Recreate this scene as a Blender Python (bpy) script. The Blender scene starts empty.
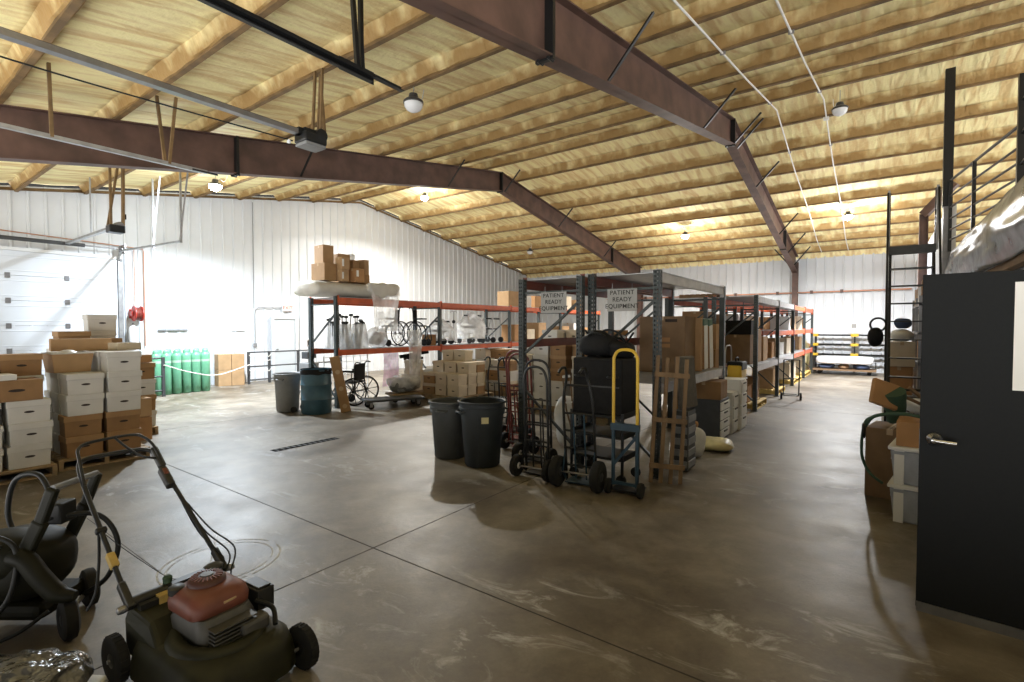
import bpy, bmesh, math, random
from mathutils import Vector, Matrix, noise
random.seed(7)
C = bpy.context.scene.collection
PI = math.pi
R = math.radians

# ------------------------------------------------------------------ camera
FPX = 501.6; YAW = R(36.24); PIT = R(1.63); EYE = 1.72
FW = Vector((math.cos(YAW)*math.cos(PIT), math.sin(YAW)*math.cos(PIT), -math.sin(PIT)))
RT = Vector((math.sin(YAW), -math.cos(YAW), 0)); DN = FW.cross(RT); CAM = Vector((0, 0, EYE))
def ray(x, y): return FW + RT*((x-512)/FPX) + DN*((y-341)/FPX)
def G(x, y, z=0.0):            # photo point to the level z
    d = ray(x, y); return CAM + d*((z-EYE)/d.z)
def atX(x, y, X): d = ray(x, y); return CAM + d*(X/d.x)
def atY(x, y, Y): d = ray(x, y); return CAM + d*(Y/d.y)
cd = bpy.data.cameras.new('camera'); cam = bpy.data.objects.new('camera', cd); C.objects.link(cam)
cd.sensor_width = 36; cd.lens = FPX/1024*36; cd.clip_start = 0.05; cd.clip_end = 200
cam.location = CAM; cam.rotation_euler = (PI/2-PIT, 0, YAW-PI/2)
sc = bpy.context.scene; sc.camera = cam
sc.view_settings.view_transform = 'Standard'; sc.view_settings.look = 'None'
sc.view_settings.gamma = 1; sc.view_settings.use_curve_mapping = False

# ------------------------------------------------------------------ materials
M = {}
def mat(name, col, rough=0.6, metal=0.0, var=0.0, scale=8.0, bump=0.0, bscale=None, col2=None, emit=None, stretch=(1, 1, 1), spec=None, clear=None, detail=4.0):
    m = bpy.data.materials.new(name); m.use_nodes = True
    nt = m.node_tree; b = nt.nodes['Principled BSDF']
    b.inputs['Base Color'].default_value = (*col, 1); b.inputs['Roughness'].default_value = rough
    b.inputs['Metallic'].default_value = metal
    if spec is not None: b.inputs['Specular IOR Level'].default_value = spec
    if emit:
        b.inputs['Emission Color'].default_value = (*emit[:3], 1); b.inputs['Emission Strength'].default_value = emit[3]
    if var or bump or col2:
        tc = nt.nodes.new('ShaderNodeTexCoord'); mp = nt.nodes.new('ShaderNodeMapping')
        mp.inputs['Scale'].default_value = stretch
        nt.links.new(tc.outputs['Object'], mp.inputs['Vector'])
        n = nt.nodes.new('ShaderNodeTexNoise'); n.inputs['Scale'].default_value = scale; n.inputs['Detail'].default_value = detail
        nt.links.new(mp.outputs['Vector'], n.inputs['Vector'])
        if var or col2:
            r = nt.nodes.new('ShaderNodeValToRGB')
            c2 = col2 or tuple(max(0, c*(1-var)) for c in col)
            r.color_ramp.elements[0].position = 0.35; r.color_ramp.elements[1].position = 0.65
            r.color_ramp.elements[0].color = (*c2, 1); r.color_ramp.elements[1].color = (*col, 1)
            nt.links.new(n.outputs['Fac'], r.inputs['Fac']); nt.links.new(r.outputs['Color'], b.inputs['Base Color'])
        if bump:
            n2 = n
            if bscale:
                n2 = nt.nodes.new('ShaderNodeTexNoise'); n2.inputs['Scale'].default_value = bscale
                nt.links.new(mp.outputs['Vector'], n2.inputs['Vector'])
            bp = nt.nodes.new('ShaderNodeBump'); bp.inputs['Strength'].default_value = bump; bp.inputs['Distance'].default_value = 0.02
            nt.links.new(n2.outputs['Fac'], bp.inputs['Height']); nt.links.new(bp.outputs['Normal'], b.inputs['Normal'])
    if clear is not None:            # translucent plastic film: part of the light goes straight through
        tr = nt.nodes.new('ShaderNodeBsdfTransparent'); mx = nt.nodes.new('ShaderNodeMixShader')
        n3 = nt.nodes.new('ShaderNodeTexNoise'); n3.inputs['Scale'].default_value = 5; n3.inputs['Detail'].default_value = 5
        tc3 = nt.nodes.new('ShaderNodeTexCoord'); nt.links.new(tc3.outputs['Object'], n3.inputs['Vector'])
        mr = nt.nodes.new('ShaderNodeMapRange'); mr.inputs['From Min'].default_value = .3; mr.inputs['From Max'].default_value = .7
        mr.inputs['To Min'].default_value = clear-.22; mr.inputs['To Max'].default_value = clear+.22
        nt.links.new(n3.outputs['Fac'], mr.inputs['Value']); nt.links.new(mr.outputs['Result'], mx.inputs['Fac'])
        out = nt.nodes['Material Output']
        tl = nt.nodes.new('ShaderNodeBsdfTranslucent'); tl.inputs['Color'].default_value = (*col, 1)
        m2 = nt.nodes.new('ShaderNodeMixShader'); m2.inputs['Fac'].default_value = .35
        nt.links.new(b.outputs['BSDF'], m2.inputs[1]); nt.links.new(tl.outputs['BSDF'], m2.inputs[2])
        nt.links.new(m2.outputs['Shader'], mx.inputs[1]); nt.links.new(tr.outputs['BSDF'], mx.inputs[2])
        nt.links.new(mx.outputs['Shader'], out.inputs['Surface'])
    M[name] = m; return m

mat('white_metal', (.60, .625, .655), .38, 0, .04, 3)
mat('door_paint', (.50, .54, .57), .45)
mat('door_panel', (.58, .62, .68), .45)
mat('frame_paint', (.62, .64, .66), .5)
mat('oxide', (.125, .068, .052), .55, 0, .45, 3, .05)
mat('purlin', (.22, .135, .055), .7, 0, .5, 4)
mat('orange', (.62, .115, .035), .45, 0, .25, 5)
mat('darkred', (.20, .05, .03), .5, 0, .3, 5)
mat('post', (.075, .095, .10), .45, .2, .3, 6)
mat('post_dark', (.045, .055, .055), .45, .2, .3, 6)
mat('galv', (.42, .43, .44), .38, .7, .25, 9)
mat('beam_grey', (.50, .49, .50), .5, .1, .2, 6)
mat('card', (.36, .215, .10), .8, 0, .16, 5)
mat('card2', (.30, .17, .075), .8, 0, .2, 5)
mat('card3', (.44, .28, .145), .8, 0, .15, 5)
mat('card_orange', (.42, .225, .095), .8, 0, .15, 5)
mat('kraft', (.225, .14, .075), .8, 0, .2, 5)
mat('tape', (.46, .33, .19), .3)
mat('white_box', (.62, .61, .585), .75, 0, .1, 5)
mat('cream_box', (.62, .53, .40), .75, 0, .12, 5)
mat('handhole', (.035, .025, .02), .9)
mat('label_white', (.75, .75, .74), .6)
mat('black', (.010, .011, .011), .5, spec=.3)
mat('black_soft', (.013, .013, .014), .75, 0, .3, 20, spec=.2)
mat('black_metal', (.016, .017, .018), .35, .3)
mat('rubber', (.012, .012, .012), .9, 0, .3, 25)
mat('dark_grey', (.045, .048, .052), .55, 0, .2, 10)
mat('mid_grey', (.20, .205, .21), .5, 0, .15, 8)
mat('grey_can', (.075, .081, .084), .55, 0, .2, 6)
mat('dark_can', (.020, .026, .031), .55, 0, .2, 6)
mat('drum_blue', (.05, .125, .18), .4, 0, .3, 5)
mat('chrome', (.65, .65, .66), .22, 1)
mat('steel', (.30, .30, .31), .35, .8, .2, 10)
mat('copper', (.50, .25, .16), .4, .5)
mat('red', (.50, .05, .035), .4, 0, .2, 8)
mat('truck_red', (.17, .03, .022), .4, 0, .3, 10)
mat('truck_blue', (.02, .055, .09), .4, 0, .3, 10)
mat('yellow', (.62, .40, .03), .45)
mat('yellow_wood', (.60, .42, .12), .7, 0, .3, 9)
mat('wood', (.22, .14, .075), .75, 0, .35, 14, 0, None, None, None, (1, 1, .15))
mat('pallet_wood', (.36, .26, .15), .8, 0, .35, 8)
mat('green_tank', (.13, .36, .22), .4, 0, .15, 6)
mat('tank_collar', (.35, .50, .38), .4)
mat('film', (.93, .94, .95), .25, 0, 0, 8, .5, 7, None, None, (1, 1, 1), .6, .45)
mat('film_dense', (.74, .735, .71), .28, 0, 0, 8, .6, 6, None, None, (1, 1, 1), .7, .16)
mat('film_silver', (.36, .365, .37), .24, .2, .35, 2.5, .5, 4, None, None, (.35, 1, 1), .7, .10)
mat('film_bundle', (.13, .13, .13), .16, 0, .5, 6, 1.0, 22, spec=.9)
mat('film_wrap', (.64, .62, .57), .35, 0, .12, 5, .35, 7)
mat('mattress', (.82, .83, .85), .55, 0, .06, 5)
mat('paper', (.84, .84, .83), .7)
mat('sign_grey', (.30, .30, .29), .6, 0, .08, 4)
mat('ink', (.02, .02, .02), .7)
mat('exit_face', (.85, .62, .58), .5, emit=(1, .45, .38, .35))
mat('exit_red', (.75, .06, .05), .5)
mat('mower_olive', (.024, .024, .010), .55, 0, .45, 9, .1, spec=.3)
mat('mower_black', (.014, .014, .012), .45, 0, .3, 12)
mat('mower_red', (.17, .05, .03), .5, 0, .3, 7)
mat('mower_dark_red', (.06, .018, .014), .5)
mat('engine_grey', (.095, .092, .082), .5, .4, .3, 12)
mat('washer_olive', (.012, .012, .006), .55, 0, .4, 10, spec=.2)
mat('chalk', (.60, .60, .58), .9, 0, .5, 30)
mat('joint', (.035, .030, .026), .9)
mat('drain', (.010, .010, .010), .95, spec=.05)
mat('lens', (1, 1, .96), .3, emit=(1, .985, .93, 40))
mat('lens_off', (.75, .77, .80), .25)
mat('lamp_body', (.05, .05, .055), .4)
mat('fabric_grey', (.12, .11, .10), .8, 0, .2, 20)
mat('blue_cloth', (.05, .075, .15), .8, 0, .3, 10)
mat('pink_film', (.80, .42, .74), .4, 0, 0, 8, .3, 6, None, None, (1, 1, 1), .5, .40)
mat('black_door', (.0095, .011, .0125), .6, 0, .12, 60, .02, 200, None, None, (1, 1, 1), .2)
mat('rope', (.70, .69, .65), .8)
mat('green_cap', (.09, .17, .13), .6)
mat('green_strap', (.035, .075, .045), .75)
mat('bin_clear', (.42, .45, .52), .3, 0, .3, 6)
mat('cloth_white', (.70, .70, .68), .85, 0, .1, 8, .3, 6)
mat('yellowish_bag', (.66, .58, .30), .4, 0, .25, 7, .4, 6)

def node_floor():
    m = bpy.data.materials.new('concrete'); m.use_nodes = True; nt = m.node_tree; b = nt.nodes['Principled BSDF']
    N = nt.nodes.new; L = nt.links.new
    tc = N('ShaderNodeTexCoord')
    def nz(scale, detail, rough=.55, st=(1, 1, 1), dist=0):
        mp = N('ShaderNodeMapping'); mp.inputs['Scale'].default_value = st; mp.inputs['Rotation'].default_value = (0, 0, .5)
        L(tc.outputs['Object'], mp.inputs['Vector'])
        n = N('ShaderNodeTexNoise'); n.inputs['Scale'].default_value = scale; n.inputs['Detail'].default_value = detail
        n.inputs['Roughness'].default_value = rough; n.inputs['Distortion'].default_value = dist
        L(mp.outputs['Vector'], n.inputs['Vector']); return n
    def ramp(n, p0, p1, c0, c1):
        r = N('ShaderNodeValToRGB'); e = r.color_ramp.elements
        e[0].position = p0; e[1].position = p1; e[0].color = c0; e[1].color = c1
        L(n.outputs['Fac'], r.inputs['Fac']); return r
    def mix(a, bb, f, t='MIX'):
        x = N('ShaderNodeMix'); x.data_type = 'RGBA'; x.blend_type = t
        if hasattr(f, 'outputs'): L(f.outputs['Color'], x.inputs[0])
        else: x.inputs[0].default_value = f
        for s, v in ((6, a), (7, bb)):
            if isinstance(v, tuple): x.inputs[s].default_value = v
            else: L(v, x.inputs[s])
        return x.outputs[2]
    big = ramp(nz(.55, 5, .6, dist=.6), .36, .66, (.10, .079, .054, 1), (.255, .225, .18, 1))
    mid = ramp(nz(2.6, 6, .65, dist=.4), .38, .68, (.55, .52, .48, 1), (1.12, 1.12, 1.12, 1))
    col = mix(big.outputs['Color'], mid.outputs['Color'], .8, 'MULTIPLY')
    scuffm = ramp(nz(3.2, 9, .72, (1, .5, 1), 1.2), .55, .70, (0, 0, 0, 1), (.8, .8, .8, 1))
    area = ramp(nz(.42, 2, .5), .43, .58, (0, 0, 0, 1), (1, 1, 1, 1))
    mask = N('ShaderNodeMix'); mask.data_type = 'RGBA'; mask.blend_type = 'MULTIPLY'; mask.inputs[0].default_value = 1
    L(scuffm.outputs['Color'], mask.inputs[6]); L(area.outputs['Color'], mask.inputs[7])
    x = N('ShaderNodeMix'); x.data_type = 'RGBA'; L(mask.outputs[2], x.inputs[0]); L(col, x.inputs[6]); x.inputs[7].default_value = (.52, .52, .50, 1)
    fine = ramp(nz(38, 4, .7), .35, .7, (.82, .82, .82, 1), (1.1, 1.1, 1.1, 1))
    L(mix(x.outputs[2], fine.outputs['Color'], .6, 'MULTIPLY'), b.inputs['Base Color'])
    rr = N('ShaderNodeMapRange'); rr.inputs['To Min'].default_value = .30; rr.inputs['To Max'].default_value = .60
    L(nz(1.7, 5).outputs['Fac'], rr.inputs['Value']); L(rr.outputs['Result'], b.inputs['Roughness'])
    bp = N('ShaderNodeBump'); bp.inputs['Strength'].default_value = .22; bp.inputs['Distance'].default_value = .01
    L(nz(16, 9, .7).outputs['Fac'], bp.inputs['Height']); L(bp.outputs['Normal'], b.inputs['Normal'])
    M['concrete'] = m
node_floor()

RIDGE_X = 12.0; RIDGE_Z = 6.33; SL = .165; P0 = .75; PS = 1.235
def roof_z(x): return RIDGE_Z - SL*abs(x-RIDGE_X)          # underside of the purlins
def node_foam():
    m = bpy.data.materials.new('foam'); m.use_nodes = True; nt = m.node_tree; b = nt.nodes['Principled BSDF']
    N = nt.nodes.new; L = nt.links.new
    tc = N('ShaderNodeTexCoord')
    def nz(scale, detail, st, dist=0):
        mp = N('ShaderNodeMapping'); mp.inputs['Scale'].default_value = st; L(tc.outputs['Object'], mp.inputs['Vector'])
        n = N('ShaderNodeTexNoise'); n.inputs['Scale'].default_value = scale; n.inputs['Detail'].default_value = detail; n.inputs['Distortion'].default_value = dist
        L(mp.outputs['Vector'], n.inputs['Vector']); return n
    st = nz(2.4, 7, (.35, 2.6, 1), .6)
    r = N('ShaderNodeValToRGB'); e = r.color_ramp.elements; e[0].position = .36; e[1].position = .58
    e[0].color = (.70, .52, .25, 1); e[1].color = (.92, .83, .46, 1); L(st.outputs['Fac'], r.inputs['Fac'])
    # overspray plus painted-in shade of the purlin sides: browner foam along the purlins
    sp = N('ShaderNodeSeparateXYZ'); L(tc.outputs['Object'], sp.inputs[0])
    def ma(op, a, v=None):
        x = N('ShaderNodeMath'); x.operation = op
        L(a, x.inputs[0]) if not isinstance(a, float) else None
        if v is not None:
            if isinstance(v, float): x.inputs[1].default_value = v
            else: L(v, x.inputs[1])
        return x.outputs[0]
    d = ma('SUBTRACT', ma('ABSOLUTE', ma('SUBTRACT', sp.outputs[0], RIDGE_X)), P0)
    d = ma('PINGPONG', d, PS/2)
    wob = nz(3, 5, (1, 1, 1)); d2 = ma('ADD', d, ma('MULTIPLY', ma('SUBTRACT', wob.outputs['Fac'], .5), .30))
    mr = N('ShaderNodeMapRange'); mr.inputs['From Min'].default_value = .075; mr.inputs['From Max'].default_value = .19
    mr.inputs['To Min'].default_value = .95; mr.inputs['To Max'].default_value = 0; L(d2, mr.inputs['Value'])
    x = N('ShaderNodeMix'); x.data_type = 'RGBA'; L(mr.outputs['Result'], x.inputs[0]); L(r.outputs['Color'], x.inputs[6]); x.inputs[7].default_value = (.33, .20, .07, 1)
    L(x.outputs[2], b.inputs['Base Color']); b.inputs['Roughness'].default_value = .7
    b.inputs['Specular IOR Level'].default_value = .3
    ad = ma('ADD', nz(3, 5, (.5, 2.4, 1), .3).outputs['Fac'], ma('MULTIPLY', nz(14, 4, (1, 1, 1)).outputs['Fac'], .25))
    bp = N('ShaderNodeBump'); bp.inputs['Strength'].default_value = .8; bp.inputs['Distance'].default_value = .06
    L(ad, bp.inputs['Height']); L(bp.outputs['Normal'], b.inputs['Normal'])
    M['foam'] = m
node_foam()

# ------------------------------------------------------------------ mesh helpers
class MB:
    def __init__(s): s.v = []; s.f = []
    def add(s, vs, fs):
        o = len(s.v); s.v += [Vector(v) for v in vs]; s.f += [[i+o for i in f] for f in fs]; return s
    def box(s, x0, x1, y0, y1, z0, z1):
        return s.add([(x0, y0, z0), (x1, y0, z0), (x1, y1, z0), (x0, y1, z0), (x0, y0, z1), (x1, y0, z1), (x1, y1, z1), (x0, y1, z1)],
                     [(3, 2, 1, 0), (4, 5, 6, 7), (0, 1, 5, 4), (1, 2, 6, 5), (2, 3, 7, 6), (3, 0, 4, 7)])
    def taper(s, w0, d0, w1, d1, z0, z1, cx=0, cy=0):
        vs = []
        for w, d, z in ((w0, d0, z0), (w1, d1, z1)):
            vs += [(cx-w/2, cy-d/2, z), (cx+w/2, cy-d/2, z), (cx+w/2, cy+d/2, z), (cx-w/2, cy+d/2, z)]
        return s.add(vs, [(3, 2, 1, 0), (4, 5, 6, 7), (0, 1, 5, 4), (1, 2, 6, 5), (2, 3, 7, 6), (3, 0, 4, 7)])
    def obox(s, c, size, rot):          # rot = euler tuple
        from mathutils import Euler
        m = Euler(rot).to_matrix(); h = Vector(size)/2; c = Vector(c)
        vs = [c + m @ Vector((sx*h.x, sy*h.y, sz*h.z)) for sz in (-1, 1) for sx, sy in ((-1, -1), (1, -1), (1, 1), (-1, 1))]
        return s.add(vs, [(3, 2, 1, 0), (4, 5, 6, 7), (0, 1, 5, 4), (1, 2, 6, 5), (2, 3, 7, 6), (3, 0, 4, 7)])
    def bar(s, p, q, w, h, up=(0, 0, 1)):
        p = Vector(p); q = Vector(q); d = (q-p).normalized(); u = Vector(up)
        if abs(d.dot(u)) > .98: u = Vector((1, 0, 0))
        a = d.cross(u).normalized(); b = a.cross(d).normalized()
        vs = [e + a*(sx*w/2) + b*(sz*h/2) for e in (p, q) for sx, sz in ((-1, -1), (1, -1), (1, 1), (-1, 1))]
        return s.add(vs, [(0, 1, 2, 3), (7, 6, 5, 4), (0, 4, 5, 1), (1, 5, 6, 2), (2, 6, 7, 3), (3, 7, 4, 0)])
    def angle(s, p, q, w, t=.006, up=(0, 0, 1), side=1):   # L section
        p = Vector(p); q = Vector(q); d = (q-p).normalized(); u = Vector(up)
        if abs(d.dot(u)) > .98: u = Vector((1, 0, 0))
        a = d.cross(u).normalized()*side; b = a.cross(d).normalized()
        if b.dot(u) < 0: b = -b
        prof = [(0, 0), (w, 0), (w, t), (t, t), (t, w), (0, w)]
        vs = [e + a*x + b*y for e in (p, q) for x, y in prof]
        n = 6
        return s.add(vs, [tuple(range(n)), tuple(range(2*n-1, n-1, -1))] + [(i, i+n, (i+1) % n+n, (i+1) % n) for i in range(n)])
    def tube(s, pts, r, n=8, closed=False, cap=True):
        P = [Vector(p) for p in pts]; k = len(P); rs = r if isinstance(r, (list, tuple)) else [r]*k
        vs = []; u = None
        for i in range(k):
            if closed: t = (P[(i+1) % k]-P[i-1]).normalized()
            else: t = (P[min(i+1, k-1)]-P[max(i-1, 0)]).normalized()
            if u is None:
                u = t.cross(Vector((0, 0, 1)))
                if u.length < .05: u = t.cross(Vector((1, 0, 0)))
            u = (u - t*u.dot(t)).normalized(); w = t.cross(u)
            vs += [P[i] + (u*math.cos(2*PI*j/n) + w*math.sin(2*PI*j/n))*rs[i] for j in range(n)]
        fs = []
        for i in range(k if closed else k-1):
            a = i*n; b = ((i+1) % k)*n
            fs += [(a+j, a+(j+1) % n, b+(j+1) % n, b+j) for j in range(n)]
        if not closed and cap: fs += [tuple(range(n-1, -1, -1)), tuple((k-1)*n+j for j in range(n))]
        return s.add(vs, fs)
    def cyl(s, p, q, r, r2=None, n=16): return s.tube([p, q], [r, r if r2 is None else r2], n)
    def lathe(s, prof, n=24, c=(0, 0, 0), axis='Z'):
        c = Vector(c); vs = []
        for r, z in prof:
            for j in range(n):
                x, y = r*math.cos(2*PI*j/n), r*math.sin(2*PI*j/n)
                vs.append(c + Vector({'Z': (x, y, z), 'X': (z, x, y), 'Y': (y, z, x)}[axis]))
        fs = []
        for i in range(len(prof)-1):
            fs += [(i*n+j, i*n+(j+1) % n, (i+1)*n+(j+1) % n, (i+1)*n+j) for j in range(n)]
        if prof[0][0] > 1e-5: fs.append(tuple(range(n-1, -1, -1)))
        if prof[-1][0] > 1e-5: fs.append(tuple((len(prof)-1)*n+j for j in range(n)))
        return s.add(vs, fs)
    def torus(s, c, r, t, axis='X', n=28, m=8, a0=0, a1=2*PI):
        full = abs(a1-a0-2*PI) < 1e-6; pts = []
        k = n if full else n+1
        for i in range(k):
            a = a0+(a1-a0)*i/n; x, y = r*math.cos(a), r*math.sin(a)
            pts.append(Vector(c) + Vector({'X': (0, x, y), 'Y': (x, 0, y), 'Z': (x, y, 0)}[axis]))
        return s.tube(pts, t, m, closed=full)
    def prism(s, poly, lo, hi, axis='Z'):
        n = len(poly)
        def pt(a, b, c): return {'Z': (a, b, c), 'Y': (a, c, b), 'X': (c, a, b)}[axis]
        return s.add([pt(a, b, lo) for a, b in poly] + [pt(a, b, hi) for a, b in poly],
                     [tuple(range(n-1, -1, -1)), tuple(range(n, 2*n))] + [(i, (i+1) % n, (i+1) % n+n, i+n) for i in range(n)])
    def sheet(s, nu, nv, fn):
        vs = [fn(i/nu, j/nv) for j in range(nv+1) for i in range(nu+1)]
        w = nu+1
        return s.add(vs, [(j*w+i, j*w+i+1, (j+1)*w+i+1, (j+1)*w+i) for j in range(nv) for i in range(nu)])
    def blob(s, c, rad, p=2.6, amp=.08, fq=4, seed=0, nu=26, nv=16, flat=0):
        c = Vector(c); vs = []
        def sg(x, e): return math.copysign(abs(x)**e, x)
        e = 2/p
        for j in range(nv+1):
            th = -PI/2+PI*j/nv
            for i in range(nu):
                ph = 2*PI*i/nu
                d = Vector((sg(math.cos(th), e)*sg(math.cos(ph), e), sg(math.cos(th), e)*sg(math.sin(ph), e), sg(math.sin(th), e)))
                q = Vector((d.x*rad[0], d.y*rad[1], d.z*rad[2]))
                k = 1+amp*noise.noise(q*fq+Vector((seed, seed*2.1, 0)))*2
                q = q*k
                if flat and q.z < -rad[2]*flat: q.z = -rad[2]*flat
                vs.append(c+q)
        fs = [(j*nu+i, j*nu+(i+1) % nu, (j+1)*nu+(i+1) % nu, (j+1)*nu+i) for j in range(nv) for i in range(nu)]
        return s.add(vs, fs)
    def build(s, name, material, parent=None, smooth=False, bevel=0, loc=None, rot=None, solid=0):
        me = bpy.data.meshes.new(name); me.from_pydata([tuple(v) for v in s.v], [], s.f)
        bm = bmesh.new(); bm.from_mesh(me)
        bmesh.ops.remove_doubles(bm, verts=bm.verts, dist=1e-6)
        bmesh.ops.recalc_face_normals(bm, faces=bm.faces); bm.to_mesh(me); bm.free()
        if smooth:
            me.polygons.foreach_set('use_smooth', [True]*len(me.polygons)); me.set_sharp_from_angle(angle=R(42))
        me.materials.append(M[material] if isinstance(material, str) else material)
        o = bpy.data.objects.new(name, me); C.objects.link(o)
        if parent: o.parent = parent
        if loc: o.location = loc
        if rot: o.rotation_euler = rot
        if bevel:
            b = o.modifiers.new('bevel', 'BEVEL'); b.width = bevel; b.segments = 2; b.limit_method = 'ANGLE'
        if solid:
            b = o.modifiers.new('solid', 'SOLIDIFY'); b.thickness = solid
        return o

def thing(name, label, cat, loc=(0, 0, 0), rz=0, group=None, rot=None):
    o = bpy.data.objects.new(name, None); C.objects.link(o); o.empty_display_size = .1
    o.location = loc; o.rotation_euler = rot or (0, 0, rz); o['label'] = label; o['category'] = cat
    if group: o['group'] = group
    return o
def tag(o, label, cat, group=None):
    o['label'] = label; o['category'] = cat
    if group: o['group'] = group
    return o
def struct(o): o['kind'] = 'structure'; return o
def dup(root, loc, rz=None, label=None, rot=None):
    r = root.copy(); C.objects.link(r); r.location = loc
    if rz is not None: r.rotation_euler = (0, 0, rz)
    if rot: r.rotation_euler = rot
    if label: r['label'] = label
    for ch in list(root.children):
        c = ch.copy(); C.objects.link(c); c.parent = r
        for g in ch.children:
            d = g.copy(); C.objects.link(d); d.parent = c
    return r
def arc(c, r, a0, a1, n, plane='XZ'):
    out = []
    for i in range(n+1):
        a = a0+(a1-a0)*i/n; x, y = r*math.cos(a), r*math.sin(a)
        out.append(Vector(c)+Vector({'XZ': (x, 0, y), 'YZ': (0, x, y), 'XY': (x, y, 0)}[plane]))
    return out
def curve(pts, n=8):                    # smooth path through points
    P = [Vector(p) for p in pts]; out = []
    for i in range(len(P)-1):
        p0 = P[max(i-1, 0)]; p1 = P[i]; p2 = P[i+1]; p3 = P[min(i+2, len(P)-1)]
        for k in range(n):
            t = k/n
            out.append(.5*((2*p1)+(p2-p0)*t+(2*p0-5*p1+4*p2-p3)*t*t+(3*p1-p0-3*p2+p3)*t**3))
    out.append(P[-1]); return out
def text(name, body, size, parent, loc, rot, material='ink', depth=.0015, space=1.0):
    cu = bpy.data.curves.new(name, 'FONT'); cu.body = body; cu.size = size; cu.align_x = 'CENTER'; cu.align_y = 'CENTER'
    cu.extrude = depth; cu.space_line = space; cu.offset = size*.014; cu.space_character = 1.08
    cu.materials.append(M[material]); o = bpy.data.objects.new(name, cu); C.objects.link(o); o.parent = parent
    bpy.context.view_layer.update()
    me = bpy.data.meshes.new_from_object(o.evaluated_get(bpy.context.evaluated_depsgraph_get())); me.name = name
    bpy.data.objects.remove(o); bpy.data.curves.remove(cu)
    o = bpy.data.objects.new(name, me); C.objects.link(o); o.parent = parent
    o.location = loc; o.rotation_euler = rot; return o
# ================================================================== the building
GY = 15.9; EX = 23.1; X0 = -1.0; Y0 = -6.0
fl = MB().box(X0, EX+.1, Y0, GY+.1, -.2, 0).build('floor', 'concrete'); struct(fl)
MB().box(2.467, 2.476, -3, GY, -.001, .0012).build('control_joint', 'joint', fl)
MB().box(X0, EX, 3.146, 3.154, -.001, .0012).build('control_joint', 'joint', fl)
MB().box(1.337, 1.342, 3.2, 9, -.001, .0010).build('control_joint', 'joint', fl)
MB().box(11.9, 11.91, -1, GY, -.001, .0010).build('control_joint', 'joint', fl)
MB().box(X0, EX, 9.6, 9.607, -.001, .0010).build('control_joint', 'joint', fl)
random.seed(3)
for r_, w_ in ((.385, .014), (.335, .011)):
    mb = MB()
    for k in range(60):
        a = 2*PI*k/60; b = 2*PI*(k+1)/60
        if noise.noise(Vector((math.cos(a)*2, math.sin(a)*2, r_*20))) < -.30: continue
        ww = w_*(.6+.6*abs(noise.noise(Vector((k*.4, r_*9, 2)))))
        q = [(1.67+(r_+s)*math.cos(t)*1.02, 3.86+(r_+s)*math.sin(t)*.95, .0012) for s, t in ((-ww/2, a), (ww/2, a), (ww/2, b), (-ww/2, b))]
        mb.add(q, [(0, 1, 2, 3)])
    mb.build('chalk_ring', 'chalk', fl)
mb = MB().add([(1.50, 3.70, .0013), (1.507, 3.693, .0013), (1.86, 4.38, .0013), (1.855, 4.385, .0013)], [(0, 1, 2, 3)])
mb.build('chalk_line', 'chalk', fl)
mb = MB()
for k in range(12): mb.box(3.655+k*.083, 3.675+k*.083, 6.69, 6.80, .001, .003)
dr = MB().box(3.60, 4.62, 6.67, 6.82, -.001, .0016).build('floor_drain', 'drain')
tag(dr, 'narrow black slotted trench drain set in the concrete floor', 'drain')
mb.build('grate_bar', 'dark_grey', dr)

# ceiling: sprayed foam between and over the purlins
def purlin_xs(): return [RIDGE_X+s*(P0+PS*k) for s in (-1, 1) for k in range(10) if X0 < RIDGE_X+s*(P0+PS*k) < EX-.2]
PX_ = sorted(purlin_xs())
def foam_z(x, y):
    d = min(abs(x-p) for p in PX_)
    wob = .035*noise.noise(Vector((x*1.5, y*1.1, 3)))
    dd = d+wob
    t = max(0, min(1, (.125-dd)/.08)); bul = .17*(t*t*(3-2*t))
    lump = .022*noise.noise(Vector((x*1.1, y*3.1, 0)))+.012*noise.noise(Vector((x*3, y*7, 5)))
    ed = max(0, 1-(EX-x)/.45); 
    return roof_z(x)+.205-bul+lump-.28*ed*ed
xs = set([X0, RIDGE_X, EX])
for p in PX_:
    for d in (0, .03, .06, .09, .12, .16, .21, .28, .40, .52):
        for s in (-1, 1):
            if X0 < p+s*d < EX: xs.add(round(p+s*d, 3))
xs |= {EX-.1, EX-.2, EX-.3, EX-.45}
xs = sorted(xs); ys = [Y0+.16*k for k in range(int((GY-Y0)/.16)+1)]+[GY]
mb = MB(); nx = len(xs)
mb.add([(x, y, foam_z(x, y)) for y in ys for x in xs], [(j*nx+i, j*nx+i+1, (j+1)*nx+i+1, (j+1)*nx+i) for j in range(len(ys)-1) for i in range(nx-1)])
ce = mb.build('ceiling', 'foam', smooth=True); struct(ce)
# opaque roof skin above the foam
sk = MB().prism([(X0, roof_z(X0)+.30), (RIDGE_X, RIDGE_Z+.30), (EX+.1, roof_z(EX)+.30), (EX+.1, roof_z(EX)+.36), (RIDGE_X, RIDGE_Z+.36), (X0, roof_z(X0)+.36)], Y0, GY+.1, 'Y')
sk.build('roof_skin', 'white_metal', ce)
for p in PX_:
    MB().box(p-.035, p+.028, Y0, GY-.03, roof_z(p), roof_z(p)+.05).build('purlin', 'purlin', ce)

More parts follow.
